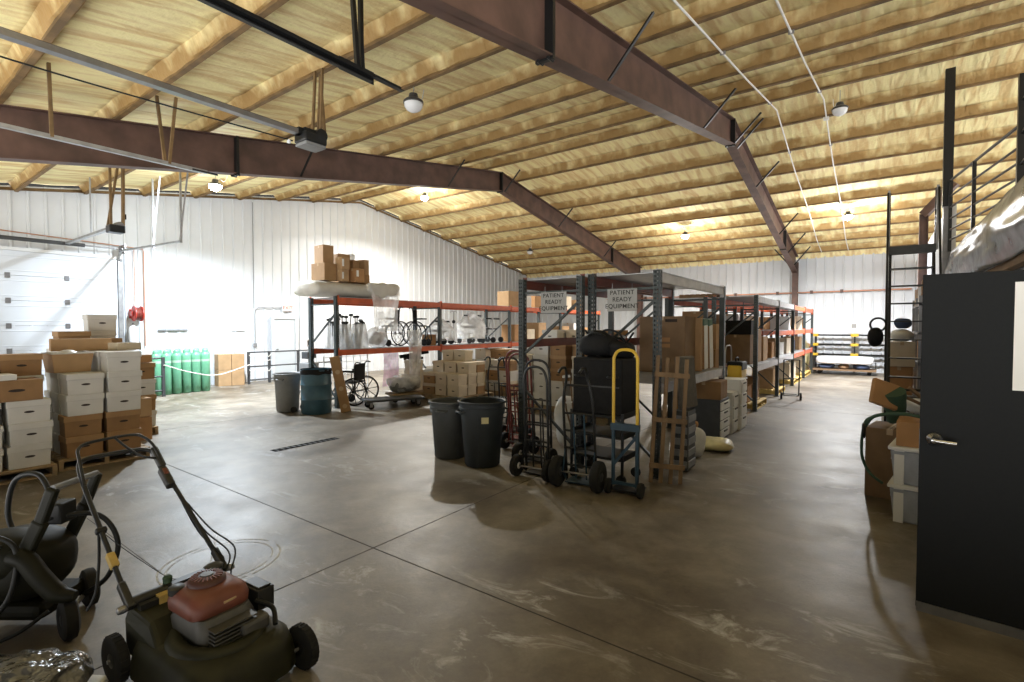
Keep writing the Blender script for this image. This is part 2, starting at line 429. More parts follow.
# ribbed metal walls
def ribs(a0, a1, pitch=.305):
    out = [a0]; a = a0+.1
    while a < a1-.1:
        out += [(a, 0), (a+.018, 1), (a+.055, 1), (a+.073, 0)]; a += pitch
    o = [(a0, 0)]+[q for q in out[1:]]+[(a1, 0)]
    return o
mb = MB(); rb = ribs(X0, EX); v = []
for x, h in rb: v += [(x, GY-.03*h, 0), (x, GY-.03*h, roof_z(x)+.14)]
mb.add(v, [(2*i, 2*i+2, 2*i+3, 2*i+1) for i in range(len(rb)-1)])
wl = mb.build('wall_left', 'white_metal'); struct(wl)
mb = MB(); rb = ribs(Y0, GY); v = []
for y, h in rb: v += [(EX-.03*h, y, 0), (EX-.03*h, y, roof_z(EX)+.10)]
mb.add(v, [(2*i, 2*i+2, 2*i+3, 2*i+1) for i in range(len(rb)-1)])
wb = mb.build('wall_back', 'white_metal'); struct(wb)
mb = MB(); mb.box(12.5, EX, -1.12, -1.02, 0, 4.02).box(3.95, 12.5, -1.25, -1.15, 0, 2.9)
wr = mb.build('wall_right', 'white_metal'); struct(wr)
# eave angle under the foam along the gable wall
mb = MB(); mb.angle((X0, GY-.04, roof_z(X0)+.03), (RIDGE_X, GY-.04, RIDGE_Z+.03), .07); mb.angle((RIDGE_X, GY-.04, RIDGE_Z+.03), (EX, GY-.04, roof_z(EX)+.03), .07)
struct(mb.build('trim_1', 'purlin'))

# rigid frames
def rafter(Y, braces, name='rafter_beam'):
    mb = MB()
    def dep(x): return .56+.13*abs(x-RIDGE_X)/11
    for a, b in ((X0, RIDGE_X), (RIDGE_X, EX-.15)):
        for t0, t1, w in ((0, .014, .20), (-1, -.014, .20)):
            pass
        za, zb = roof_z(a), roof_z(b); da, db = dep(a), dep(b)
        mb.add([(a, Y-.006, za), (b, Y-.006, zb), (b, Y-.006, zb-db), (a, Y-.006, za-da), (a, Y+.006, za), (b, Y+.006, zb), (b, Y+.006, zb-db), (a, Y+.006, za-da)],
               [(0, 1, 2, 3), (7, 6, 5, 4), (0, 4, 5, 1), (3, 2, 6, 7), (0, 3, 7, 4), (1, 5, 6, 2)])
        for z0, z1 in ((za-.016, zb-.016), (za-da, zb-db)):
            mb.add([(a, Y-.1, z0), (b, Y-.1, z1), (b, Y+.1, z1), (a, Y+.1, z0), (a, Y-.1, z0+.016), (b, Y-.1, z1+.016), (b, Y+.1, z1+.016), (a, Y+.1, z0+.016)],
                   [(3, 2, 1, 0), (4, 5, 6, 7), (0, 1, 5, 4), (1, 2, 6, 5), (2, 3, 7, 6), (3, 0, 4, 7)])
    o = mb.build(name, 'oxide'); struct(o)
    for x in (RIDGE_X, 4.33, 19.7):
        MB().box(x-.022, x+.022, Y-.105, Y+.105, roof_z(x)-dep(x)-.03, roof_z(x)+.0).build('splice_plate', 'black_metal', o)
        for sy in (-.06, .06): MB().cyl((x-.05, Y+sy, roof_z(x)-dep(x)-.02), (x+.05, Y+sy, roof_z(x)-dep(x)-.02), .016, n=8).build('bolt', 'black_metal', o)
    for x, sd in braces:
        zb = roof_z(x)-dep(x)
        MB().angle((x, Y+.08*sd, zb+.02), (x+.04, Y+.62*sd, roof_z(x)+.03), .045, .006).build('flange_brace', 'black_metal', o)
    # eave column
    c = MB().box(EX-.30, EX-.29+.0, Y-.1, Y+.1, 0, 4.0).box(EX-.06, EX-.045, Y-.1, Y+.1, 0, 4.3).box(EX-.29, EX-.06, Y-.006, Y+.006, 0, 4.3)
    c.build('column', 'oxide', o)
    return o
rafter(9.24, [(5.55, -1), (9.7, -1), (12.15, -1), (15.3, -1), (18.9, -1)])
rafter(2.76, [(5.65, -1), (9.7, -1), (12.05, -1), (12.3, -1), (14.5, -1), (18.3, -1), (20.3, -1), (21.9, -1), (21.9, 1)])

# man door in the gable wall
d1 = MB().box(8.55, 9.28, GY-.075, GY-.035, .01, 1.98).build('door_1', 'door_paint', bevel=.003); struct(d1)
MB().box(8.47, 8.55, GY-.11, GY-.03, 0, 2.06).box(9.28, 9.36, GY-.11, GY-.03, 0, 2.06).box(8.55, 9.28, GY-.11, GY-.03, 1.98, 2.06).build('door_frame', 'frame_paint', d1)
k = MB(); k.cyl((8.63, GY-.075, .98), (8.63, GY-.13, .98), .014); k.lathe([(0.001, -.03), (.026, -.02), (.03, 0), (.02, .02), (0.001, .025)], 14, (8.63, GY-.145, .98), 'Y')
k.build('door_knob', 'steel', d1, True)
# sectional overhead door in the gable wall
d2 = thing('door_2', '', 'door'); del d2['label']; del d2['category']; struct(d2)
zs = [0.02, .60, 1.17, 1.74, 2.31, 2.88, 3.44]
for a, b in zip(zs[:-1], zs[1:]):
    p = MB(); p.box(.6, 4.42, GY-.115, GY-.07, a+.003, b-.003)
    p.box(.6, 4.42, GY-.122, GY-.114, a+.10, a+.13).box(.6, 4.42, GY-.122, GY-.114, b-.13, b-.10)
    p.build('door_panel', 'door_panel', d2, bevel=.004)
for x in (1.40, 2.41, 3.43):
    for z in zs[1:-1]:
        MB().box(x-.045, x+.045, GY-.133, GY-.114, z-.06, z+.06).build('hinge', 'steel', d2, bevel=.004)
MB().angle((4.48, GY-.05, 0), (4.48, GY-.05, 3.5), .08, .006, (0, -1, 0)).box(4.43, 4.50, GY-.16, GY-.13, 0, 3.4).build('door_track', 'galv', d2)
MB().box(.4, 4.55, GY-.14, GY-.04, 3.44, 3.52).build('door_header', 'frame_paint', d2)
ts = MB(); ts.cyl((.4, GY-.24, 3.70), (3.75, GY-.24, 3.70), .045); 
ts.build('torsion_spring', 'dark_grey', d2, True)
MB().cyl((.4, GY-.24, 3.70), (4.55, GY-.24, 3.70), .016).build('torsion_shaft', 'steel', d2, True)
MB().lathe([(.05, -.04), (.09, -.04), (.06, -.01), (.06, .01), (.09, .04), (.05, .04)], 18, (4.49, GY-.24, 3.70), 'X').box(4.53, 4.57, GY-.3, GY-.05, 3.60, 3.82).build('cable_drum', 'steel', d2, True)
h = MB(); h.tube(arc((4.46, GY-.42, 3.36), .28, PI/2, 0, 6, 'YZ')[::-1]+[Vector((4.46, 11.95, 3.64))], .001)
def track(o, x, pts):
    m = MB(); 
    for p, q in zip(pts[:-1], pts[1:]): m.angle(p, q, .055, .008)
    return m
bend = [Vector((4.47, GY-.16-.24*(1-math.cos(a)), 3.38+.24*math.sin(a))) for a in [PI/2*i/5 for i in range(6)]]
track(None, 0, bend+[Vector((4.47, 11.95, 3.50))]).build('horizontal_track', 'galv', d2)
bend = [Vector((.55, p.y, p.z)) for p in bend]
track(None, 0, bend+[Vector((.55, 11.95, 3.50))]).build('horizontal_track', 'galv', d2)
for y in (11.98, 13.5):
    for dx, dy in ((.0, 0), (.05, .38)):
        MB().angle((4.47, y, 3.5), (4.47+dx, y-dy, roof_z(4.47)+.02), .035, .005).build('track_hanger', 'galv', d2)

# interior black door beside the camera, hinged on the wall below the loft
d3 = MB().box(-.022, .022, -.93, 0, .02, 2.03).build('door_3', 'black_door', bevel=.003); struct(d3)
d3.location = (3.90, -.205, 0); d3.rotation_euler = (0, 0, R(-4))
MB().box(-.032, -.018, -.93, -.003, .0, .055).build('door_sweep', 'steel', d3)
lv = MB(); lv.lathe([(.001, 0), (.043, .0), (.043, .014), (.034, .032), (.02, .045), (.015, .075), (.001, .08)], 28, (0, 0, 0), 'X')
lv2 = MB(); 
for v_ in lv.v: v_.x = -.022-v_.x; v_.y -= .07; v_.z += 1.055
lv.tube(curve([(-.085, -.07, 1.055), (-.098, -.08, 1.055), (-.10, -.12, 1.053), (-.092, -.165, 1.05)], 5), [.013]*16, 10)
lv.build('door_lever', 'chrome', d3, True)
MB().box(-.005, .024, -.003, .0015, .97, 1.10).build('latch_plate', 'steel', d3)
n = MB().box(-.0255, -.0225, -.67, -.392, 1.37, 1.965).build('notice', 'paper'); n.location = d3.location; n.rotation_euler = d3.rotation_euler
tag(n, 'large blank white notice sheet taped to the black door', 'notice')

# ------------------------------------------------------------------ loft edge on the right
lo = MB().box(4.0, 12.45, -5.5, -1.02, 2.88, 3.06).build('loft_deck', 'wood'); struct(lo)
MB().box(4.0, 12.45, -1.10, -1.015, 2.30, 2.385).build('ledger_board', 'kraft', lo)
# tube column carrying the roof at the loft corner
tc_ = MB().box(12.02, 12.16, -1.02, -.88, 3.9, roof_z(12.1)+.05).build('loft_column', 'black_metal'); struct(tc_)
MB().box(12.035, 12.145, -1.005, -.895, 0, 3.9).build('lower_shaft', 'steel', tc_)
bc = MB(); bc.box(17.4, 17.58, -1.0, -.99, 0, 4.75).box(17.4, 17.58, -.82, -.81, 0, 4.75).box(17.485, 17.495, -.99, -.82, 0, 4.75)
bc.bar((17.49, -.9, 4.72), (17.2, -1.5, 5.42), .16, .2)
struct(bc.build('steel_column', 'oxide'))
P1 = Vector((11.95, -.97, 0)); P2 = Vector((9.14, -1.43, 0))
gr = thing('guard_rail', 'black pipe guard rail along the loft edge above the black door', 'railing', (9.14, -1.43, 3.06))
o_ = Vector((9.14, -1.43, 3.06))
for z in (4.33, 4.05, 3.85, 3.65, 3.45, 3.27):
    m = MB().cyl(P1+Vector((0, 0, z))-o_, P2+Vector((0, 0, z))-o_, .017 if z < 4.3 else .022, n=10); m.build('rail', 'black_metal', gr, True)
for t in (0.02, .42, 1):
    p = P1.lerp(P2, t); MB().box(p.x-o_.x-.025, p.x-o_.x+.025, p.y-o_.y-.025, p.y-o_.y+.025, 0, 1.27).build('post', 'black_metal', gr)
Q = Vector((7.2, -1.55, 0))
for z in (4.62, 4.2, 3.8, 3.4):
    MB().cyl(P2+Vector((0, 0, z))-o_, Q+Vector((0, 0, z+.35))-o_, .018, n=10).build('rail', 'black_metal', gr, True)
MB().box(-.04, .04, -.04, .04, 0, 1.9).build('post', 'black_metal', gr)
# plastic sheeting hung over the loft edge
def drape(u, v):
    x = 12.3-u*8.2
    z = 3.03-v*.66
    y = -.985+.05*math.sin(PI*v)*(1+.5*noise.noise(Vector((x*.35, v*2, 1))))+.03*noise.noise(Vector((x*.7+v*1.5, v*5.0, 7)))+.008*noise.noise(Vector((x*3, v*9, 3)))
    return (x, max(y, -1.0) if v < .1 else y, z+.02*noise.noise(Vector((x*.8, v, 2))))
ds = MB().sheet(110, 16, drape).build('plastic_sheet', 'film_silver', smooth=True, solid=.002)
tag(ds, 'crumpled silvery plastic sheeting hung along the loft edge above the black door', 'plastic sheet')

# ------------------------------------------------------------------ lamps
CEILING_FILL = 3.2; SKY_LIGHT = .06  # world glow below the horizon is an added fill for the ceiling
LAMPS = [(5.4, 12.5, 1, 'lit round high bay lamp near the white gable wall at left'),
         (12.0, 12.45, 1, 'lit round high bay lamp at the ridge just beyond the far rafter'),
         (18.26, .83, 1, 'lit round high bay lamp over the far aisle beside the right conduit'),
         (18.44, 5.74, 1, 'lit round high bay lamp above the shelves, left of the near rafter end'),
         (5.09, 5.5, 0, 'unlit round high bay lamp hanging beyond the black door track'),
         (12.1, .72, 0, 'unlit round high bay lamp at the ridge beside the right white conduit'),
         (18.4, 12.5, 0, 'unlit round high bay lamp low on the far roof slope near the gable corner')]
def lamp(x, y, on, label):
    z = roof_z(x)-.22
    t = thing('high_bay_lamp', label, 'lamp', (x, y, z))
    b = MB().lathe([(.02, .12), (.06, .115), (.075, .05), (.11, .035), (.145, .005), (.145, -.02), (.134, -.024)], 28); b.build('housing', 'lamp_body', t, True)
    MB().lathe([(.001, -.145), (.05, -.138), (.10, -.11), (.128, -.07), (.134, -.022)], 28).build('lens', 'lens' if on else 'lens_off', t, True)
    MB().tube([(0, 0, .11), (0, 0, .16), (.012, 0, .19), (0, 0, .215), (0, 0, .36)], .007, 6).build('hook', 'galv', t, True)
    MB().tube(curve([(.02, 0, .10), (.12, .06, .17), (.22, .10, .13), (.30, .13, .20), (.34, .14, .34)], 5), .008, 6).build('cord', 'label_white', t, True)
    if on:
        ld = bpy.data.lights.new('lamp_light', 'POINT'); ld.shadow_soft_size = .11; ld.energy = LAMP_W[(x, y)]; ld.color = LAMP_C[(x, y)]
        ld2 = bpy.data.lights.new('lamp_light', 'AREA'); ld2.shape = 'DISK'; ld2.size = .24; ld2.energy = LAMP_W[(x, y)]*.75; ld2.spread = R(150); ld2.color = LAMP_C[(x, y)]; ld.energy *= .15
        l2_ = bpy.data.objects.new('lamp_light', ld2); C.objects.link(l2_); l2_.parent = t; l2_.location = (0, 0, -.155)
        lo_ = bpy.data.objects.new('lamp_light', ld); C.objects.link(lo_); lo_.parent = t; lo_.location = (0, 0, -.42)
LAMP_W = {(5.4, 12.5): 850, (12.0, 12.45): 820, (18.26, .83): 780, (18.44, 5.74): 760}
LAMP_C = {(5.4, 12.5): (.80, .90, 1), (12.0, 12.45): (1, .97, .90), (18.26, .83): (.95, .97, 1), (18.44, 5.74): (1, .97, .92)}
for a in LAMPS: lamp(*a)
w = bpy.data.worlds.new('sky_and_fill'); C_w = w; sc.world = w; w.use_nodes = True
nt = w.node_tree; bg = nt.nodes['Background']
tc0 = nt.nodes.new('ShaderNodeTexCoord'); sp0 = nt.nodes.new('ShaderNodeSeparateXYZ'); nt.links.new(tc0.outputs['Generated'], sp0.inputs[0])
rp0 = nt.nodes.new('ShaderNodeMapRange'); rp0.inputs['From Min'].default_value = -.05; rp0.inputs['From Max'].default_value = .05
rp0.inputs['To Min'].default_value = CEILING_FILL; rp0.inputs['To Max'].default_value = SKY_LIGHT
nt.links.new(sp0.outputs[2], rp0.inputs['Value']); nt.links.new(rp0.outputs['Result'], bg.inputs['Strength'])
bg.inputs['Color'].default_value = (1, .98, .94, 1)
sc.view_settings.exposure = 0.35

# conduits under the roof
for Yc, lab in ((1.85, 'thin white conduit running down the roof slope nearest the steel rafter'), (1.0, 'thin white conduit running past the unlit lamp at the ridge')):
    m = MB(); pts = [(x, Yc+.02*math.sin(x), roof_z(x)-.024) for x in (3.5, 6, 9, 12, 15, 18, 21, EX-.6)]
    m.tube(pts, .014, 8); o = m.build('conduit', 'label_white', smooth=True); tag(o, lab, 'conduit')
    for x in (7.55, 11.25, 14.0, 17.7):
        MB().box(x-.015, x+.015, Yc-.035, Yc+.035, roof_z(x)-.04, roof_z(x)-.001).build('strap', 'galv', o)
MB().box(12.75-.04, 12.75+.04, .95, 1.05, roof_z(12.75)-.06, roof_z(12.75)-.001).build('junction_box', 'label_white', o)

# ------------------------------------------------------------------ overhead door gear near the camera
op = thing('door_opener', 'black and silver door opener with long chrome rail hanging under the ceiling', 'opener', (3.62, 5.80, 4.06))
MB().box(-.13, .17, -.13, .13, -.06, .06).build('motor_housing', 'black_metal', op, bevel=.02)
MB().box(-.12, .16, -.12, .12, -.10, -.058).build('lamp_cover', 'mid_grey', op, bevel=.012)
m = MB(); m.lathe([(.001, -.16), (.075, -.15), (.085, -.05), (.085, .12), (.06, .16), (.001, .17)], 18, (.10, .02, .06), 'Y'); m.box(-.12, .16, -.10, .12, .05, .10)
m.box(-.17, -.11, -.05, .05, .02, .10); m.build('motor', 'black_metal', op, True)
m = MB(); m.box(-4.4, -.13, -.045, -.02, .02, .075).box(-4.4, -.13, .02, .045, .02, .075); m.box(-4.4, -.13, -.02, .02, .02, .03); m.build('rail', 'steel', op)
m = MB(); m.cyl((-4.4, 0, .088), (-.1, 0, .088), .009, n=6); m.build('chain', 'black_metal', op)
m = MB(); m.tube(curve([(-4.4, .10, -.06), (-2.5, .12, -.10), (-.15, .12, -.03)], 8), .008, 6); m.build('cable', 'black', op)
for dx, dy, tx, ty in ((.10, -.08, .13, -.09), (.18, -.06, .20, .07), (.10, .10, .12, .05), (.18, .10, .24, .12)):
    MB().angle((dx, dy, .05), (tx, ty, roof_z(3.6)-4.08+.05), .03, .004).build('hanger', 'purlin', op)
m = MB().lathe([(.001, -.02), (.02, -.015), (.025, .0), (.015, .03), (.001, .03)], 12, (-.20, .12, -.06)); m.build('light_bulb', 'lens_off', op, True)

t2 = thing('door_track', 'black steel overhead door track ending below the ceiling near the unlit lamp', 'door track', (3.25, 3.73, 3.95))
m = MB(); m.angle((-4.2, 0, 0), (-.30, 0, 0), .055, .008).angle((-4.2, .02, -.03), (-.30, .02, -.03), .04, .008); m.build('track', 'black_metal', t2)
m = MB(); m.angle((-.55, .02, .02), (.06, .02, .02), .05, .006); m.build('bolted_end', 'black_metal', t2)
m = MB(); m.box(-.62, -.26, .02, .03, -.03, .08); m.build('splice_plate', 'black_metal', t2)
for dx, tx, ty in ((-.40, -.42, .0), (-.40, -.30, .20), (-.44, -.5, .03)):
    MB().angle((dx, .02, .05), (tx, ty, roof_z(2.9)-3.95+.08), .035, .005).build('hanger', 'black_metal', t2)
t3 = thing('door_track', 'galvanised overhead door track crossing in front of the far rafter', 'door track', (3.33, 7.95, 3.95))
m = MB(); m.angle((-4.2, 0, 0), (0, 0, 0), .05, .006, (0, 0, 1), -1); m.build('track', 'galv', t3)
MB().angle((-.2, 0, .0), (.14, 0, .0), .03, .005).build('bolted_end', 'black_metal', t3)
for dx, tx, ty in ((-.55, -.60, .1), (-.50, -.42, -.05), (-1.72, -1.74, -.03)):
    MB().angle((dx, 0, .02), (tx, ty, roof_z(2.8)-3.95+.08), .035, .005).build('hanger', 'purlin', t3)

# opener of the gable door
op = thing('door_opener', 'small black door opener with grey rail high in front of the white overhead door', 'opener', (3.42, 12.29, 3.68))
MB().box(-.12, .14, -.14, .12, -.10, .05).build('motor_housing', 'black_metal', op, bevel=.02)
m = MB(); m.lathe([(.001, -.12), (.06, -.11), (.07, .10), (.001, .12)], 16, (.06, 0, .06), 'Y'); m.build('motor', 'steel', op, True)
m = MB(); m.box(-.04, .04, .12, 3.45, .0, .05); m.build('rail', 'galv', op)
for dx, dy, tx, ty in ((-.10, -.1, -.10, -.1), (.10, -.1, .12, -.1), (-.10, .1, .06, 0), (.12, .02, .14, .02)):
    MB().angle((dx, dy, .04), (tx, ty, roof_z(3.45)-3.68+.04), .04, .005).build('hanger', 'purlin', op)
MB().angle((0, 1.55, .05), (0, 1.55, roof_z(3.42)-3.68+.04), .025, .004).build('hanger', 'galv', op)
MB().box(.15, .19, -.02, .05, .20, .30).build('switch_box', 'black', op)

# fixtures on the gable wall
ex = thing('exit_sign', 'pale red lit exit sign on the white wall above the man door', 'exit sign', (9.02, GY-.03, 2.34))
MB().box(-.17, .17, -.05, 0, -.11, .11).build('housing', 'label_white', ex, bevel=.008)
MB().box(-.155, .155, -.056, -.048, -.095, .095).build('face', 'exit_face', ex)
text('lettering', 'EXIT', .15, ex, (0, -.058, 0), (PI/2, 0, 0), 'exit_red')
m = MB(); m.tube([(7.95, GY-.05, 1.15), (7.95, GY-.05, 2.10), (7.97, GY-.05, 2.24), (8.05, GY-.05, 2.32), (8.84, GY-.05, 2.34)], .012, 8)
o = m.build('conduit', 'mid_grey', smooth=True); tag(o, 'grey conduit bending from the wall up to the exit sign', 'conduit')
MB().box(7.90, 8.0, GY-.07, GY-.03, 1.08, 1.20).build('switch_box', 'mid_grey', o)
MB().tube([(7.93, GY-.04, 2.3), (7.93, GY-.04, 5.6)], .009, 6).build('riser', 'mid_grey', o)
pp = atY(239, 323, GY-.04)
o = MB().box(pp.x-.22, pp.x+.22, GY-.04, GY-.03, pp.z-.24, pp.z+.24).build('notice', 'paper'); tag(o, 'square white paper notice on the white wall between the green cylinders and the door', 'notice')
m = MB()
for k_ in range(5): m.box(pp.x-.15, pp.x+.15*(1-.15*(k_ % 2)), GY-.0415, GY-.0395, pp.z+.14-k_*.07, pp.z+.155-k_*.07)
m.build('printing', 'mid_grey', o)
pp = atY(173, 330, GY-.04)
o = MB().box(pp.x-.36, pp.x+.36, GY-.06, GY-.025, pp.z-.02, pp.z+.02).build('wall_bracket', 'mid_grey'); tag(o, 'thin grey bracket strip on the white wall above the green cylinders', 'bracket')
rl = thing('hose_reel', 'red hose reel mounted on the wall beside the overhead door track', 'hose reel', (4.80, GY-.03, 2.06))
m = MB(); m.lathe([(.05, -.09), (.20, -.09), (.20, -.07), (.11, -.06), (.11, .06), (.20, .07), (.20, .09), (.05, .09)], 24, (0, -.22, 0), 'X'); m.build('reel', 'red', rl, True)
MB().box(-.12, .12, -.03, 0, -.12, .12).box(-.13, -.11, -.25, 0, -.06, .06).box(.11, .13, -.25, 0, -.06, .06).build('wall_mount', 'red', rl)
m = MB(); m.torus((0, -.22, 0), .14, .03, 'X'); m.torus((.04, -.22, 0), .14, .03, 'X'); m.torus((-.04, -.22, 0), .14, .03, 'X'); m.build('hose', 'truck_red', rl, True)
m = MB(); m.tube([(.0, -.05, .12), (.0, -.05, 1.55), (.0, -.05, 1.68)], .010, 6); m.build('air_line', 'copper', rl, True)
m = MB(); m.tube([(.5, GY-.06, 3.94), (4.6, GY-.06, 3.80), (5.0, GY-.06, 3.78), (5.02, GY-.06, 3.7), (5.02, GY-.06, 1.2)], .013, 8)
o = m.build('copper_pipe', 'copper', smooth=True); tag(o, 'thin copper pipe running along the wall above the overhead door', 'pipe')
tk = thing('air_tank', 'small pale cylinder tank on the wall under the red hose reel', 'tank', (4.72, GY-.16, 1.2))
MB().lathe([(.001, 0), (.08, .01), (.10, .05), (.10, .45), (.07, .53), (.02, .56), (.001, .57)], 18).build('shell', 'frame_paint', tk, True)
MB().cyl((0, 0, .55), (0, 0, .62), .02).box(-.02, .02, .06, .13, .1, .4).build('valve', 'steel', tk)
# long pipe on the back wall
m = MB(); m.cyl((EX-.08, -.9, 3.08), (EX-.08, 11, 3.08), .03, n=10); o = m.build('wall_pipe', 'copper', smooth=True); tag(o, 'long horizontal brown pipe across the far white wall', 'pipe')
for y in (-.2, 1.2, 2.2, 3.4, 5, 7, 9): MB().box(EX-.12, EX-.03, y-.05, y+.05, 3.03, 3.15).build('clamp', 'oxide', o)
pp = atX(854, 326, EX-.04)
o = MB().box(EX-.045, EX-.032, pp.y-.24, pp.y+.24, pp.z-.28, pp.z+.28).build('notice', 'paper'); tag(o, 'white paper notice high on the far wall above the yellow and black racks', 'notice')
MB().box(EX-.047, EX-.044, pp.y-.08, pp.y+.08, pp.z-.08, pp.z+.08).build('printing', 'sign_grey', o)
wf = thing('wall_fan', 'small black bracket with box on the gable wall by the far corner', 'bracket', tuple(atY(510, 298, GY-.04)))
MB().box(-.15, .15, -.30, -.1, -.15, .15).build('box', 'black', wf, bevel=.02)
MB().bar((0, 0, .10), (0, -.2, .10), .05, .05).bar((0, 0, .3), (.75, -.05, .3), .05, .05).bar((0, -.05, .3), (0, -.05, .1), .05, .05).build('arm', 'black', wf)
# ================================================================== boxes, pallets
ORD = ['bottom one', 'second up', 'third up', 'fourth up', 'fifth up', 'sixth up']
BW, BD, BH = .375, .30, .253
_fb = {}
def file_box(x, y, z, rz, kind, label, group, cat='box'):
    """lidded file storage box; handholes on the two long faces"""
    if kind in _fb:
        return dup(_fb[kind], (x, y, z), rz, label), group
    bm_, lm = {'white': ('white_box', 'white_box'), 'brown': ('card2', 'card'), 'cream': ('cream_box', 'cream_box'), 'tan': ('card', 'cream_box')}[kind]
    t = thing('file_box', label, cat, (x, y, z), rz)
    m = MB().taper(BW-.03, BD-.03, BW-.02, BD-.02, 0, .19)
    m.build('body', bm_, t, bevel=.004)
    m = MB().taper(BW, BD, BW-.004, BD-.004, .182, BH); m.build('lid', lm, t, bevel=.005)
    for s in (-1, 1):
        h = MB().prism([(.045*math.cos(a)+0, .123+.013*math.sin(a)) for a in [2*PI*k/14 for k in range(14)]], s*(BD/2-.0122)-.004, s*(BD/2-.0122)+.004, 'Y')
        h.build('handhole', 'handhole', t)
    _fb[kind] = t
    return t, group
def fbox(x, y, z, kind, label, group=None, rz=None):
    o, _ = file_box(x, y, z, R(random.uniform(-2, 2)) if rz is None else rz, kind, label, None)
    if group: o['group'] = group
    return o
def carton(x, y, z, w, d, h, label, kind='card', rz=0, group=None, open_=False, tape=True, mark=None, rot=None, side_label=None):
    t = thing('cardboard_box', label, 'box', (x, y, z), rz, group, rot)
    if not open_:
        m = MB().box(-w/2, w/2, -d/2, d/2, 0, h); m.build('body', kind, t, bevel=min(.006, h*.05))
        if tape:
            m = MB().box(-w/2-.0012, w/2+.0012, -.025, .025, h-.055, h+.0012); m.build('tape', 'tape', t)
        m = MB().box(-w/2+.004, w/2-.004, -.0015, .0015, h-.001, h+.0020); m.build('flap_seam', 'handhole', t)
    else:
        k = .006
        m = MB().box(-w/2, w/2, -d/2, -d/2+k, 0, h).box(-w/2, w/2, d/2-k, d/2, 0, h).box(-w/2, -w/2+k, -d/2, d/2, 0, h).box(w/2-k, w/2, -d/2, d/2, 0, h).box(-w/2, w/2, -d/2, d/2, 0, k)
        m.build('body', kind, t)
        fl_ = min(w, d)*.45
        for s in (-1, 1):
            m = MB().obox((0, s*(d/2+fl_*.36), h+fl_*.28), (w*.98, fl_, k), (s*R(38), 0, 0)); m.build('flap', kind, t)
            m = MB().obox((s*(w/2+fl_*.28), 0, h-fl_*.36), (fl_, d*.98, k), (0, s*R(58), 0)); m.build('flap', kind, t)
    if mark:
        u0, u1, v0, v1 = mark
        MB().box(-w/2+u0*w, -w/2+u1*w, -d/2-.0015, -d/2+.001, v0*h, v1*h).build('printed_label', 'label_white', t)
    if side_label:
        u0, u1, v0, v1 = side_label
        MB().box(-w/2-.0015, -w/2+.001, -d/2+u0*d, -d/2+u1*d, v0*h, v1*h).build('printed_label', 'label_white', t)
    return t
def pallet(x0, y0, w, d, label, group=None, material='pallet_wood', z=0, rz=0, name='pallet'):
    t = thing(name, label, 'pallet', (x0+w/2, y0+d/2, z), rz, group)
    n = 7; bw = d/n*.74
    for k in range(n):
        yy = -d/2+(d-bw)*k/(n-1); MB().box(-w/2, w/2, yy, yy+bw, .108, .128).build('deck_board', material, t, bevel=.003)
    for xx in (-w/2, -.045/2, w/2-.045): MB().box(xx, xx+.045, -d/2, d/2, .02, .108).build('stringer', material, t, bevel=.003)
    for yy in (-d/2, -bw/2, d/2-bw): MB().box(-w/2, w/2, yy, yy+bw, 0, .02).build('bottom_board', material, t)
    return t

# ---- left pallets of file boxes
pallet(.38, 7.66, 1.16, 1.05, 'wooden pallet at the left edge under a stack of white file boxes')
pallet(1.58, 7.80, .92, 1.10, 'wooden pallet under the brown and white box stack nearest the bright floor')
pallet(1.90, 9.30, 1.20, 1.10, 'wooden pallet behind the front box stacks, nearest the gable wall')
PZ = .13
def stack(x, y, kinds, where, z0=PZ, group=None, jit=.012):
    for i, k in enumerate(kinds):
        n = len(kinds)
        pos = 'top one' if i == n-1 and n > 1 else ORD[i]
        fbox(x+random.uniform(-jit, jit), y+random.uniform(-jit, jit), z0+i*BH+i*.0008, k, f"{dict(white='white', brown='brown', cream='cream', tan='tan')[k]} file box, {pos} {where}", group)
# pallet at the edge
stack(.93, 7.86, ['white']*3, 'of the front stack cut off at left')
stack(1.33, 7.86, ['white']*3, 'of the three white boxes under the wide brown box')
stack(.93, 8.20, ['white', 'white', 'white', 'white', 'brown'], 'of the second row at the left photo edge')
stack(1.33, 8.20, ['white', 'white', 'white', 'white', 'brown'], 'of the second row behind the wide brown box')
stack(.93, 8.53, ['white']*4, 'of the third row at the left edge')
stack(1.33, 8.53, ['white']*4, 'of the third row behind the wide brown box')
carton(1.22, 7.86, PZ+3*BH+.003, .44, .31, .235, 'wide brown box with a dark handhole on top of three white boxes', 'card2', R(2), tape=False)
b = MB().prism([(.07*math.cos(a), .10+.016*math.sin(a)) for a in [2*PI*k/14 for k in range(14)]], -.003, .003, 'Y').build('handhole', 'handhole', C.objects[-1] if False else None)
b.location = (0, -.156, .02)
b.parent = [o for o in C.objects if o.get('label', '').startswith('wide brown box')][0]
lidm = thing('box_lid', 'white loose box lid lying on the wide brown box at the left edge', 'lid', (1.02, 7.85, PZ+3*BH+.241), R(3))
MB().taper(.40, .32, .405, .325, 0, .062).build('lid', 'white_box', lidm, bevel=.006)
MB().box(-.06, .06, -.166, -.160, .02, .04).build('printed_label', 'mid_grey', lidm)
# pallet of the two brown-bottomed stacks
stack(1.845, 7.99, ['brown', 'brown', 'white', 'white'], 'of the second front stack from the bright floor')
stack(2.245, 7.99, ['brown', 'brown', 'white', 'white', 'white'], 'of the tallest front stack beside the bright floor')
stack(1.845, 8.32, ['white']*4, 'of the stack behind the pinkish tote')
stack(2.245, 8.32, ['white']*5, 'of the second row behind the tallest front stack')
stack(2.245, 8.65, ['white']*5, 'of the third row behind the tallest front stack')
stack(1.845, 8.65, ['white']*4, 'of the third row behind the tote')
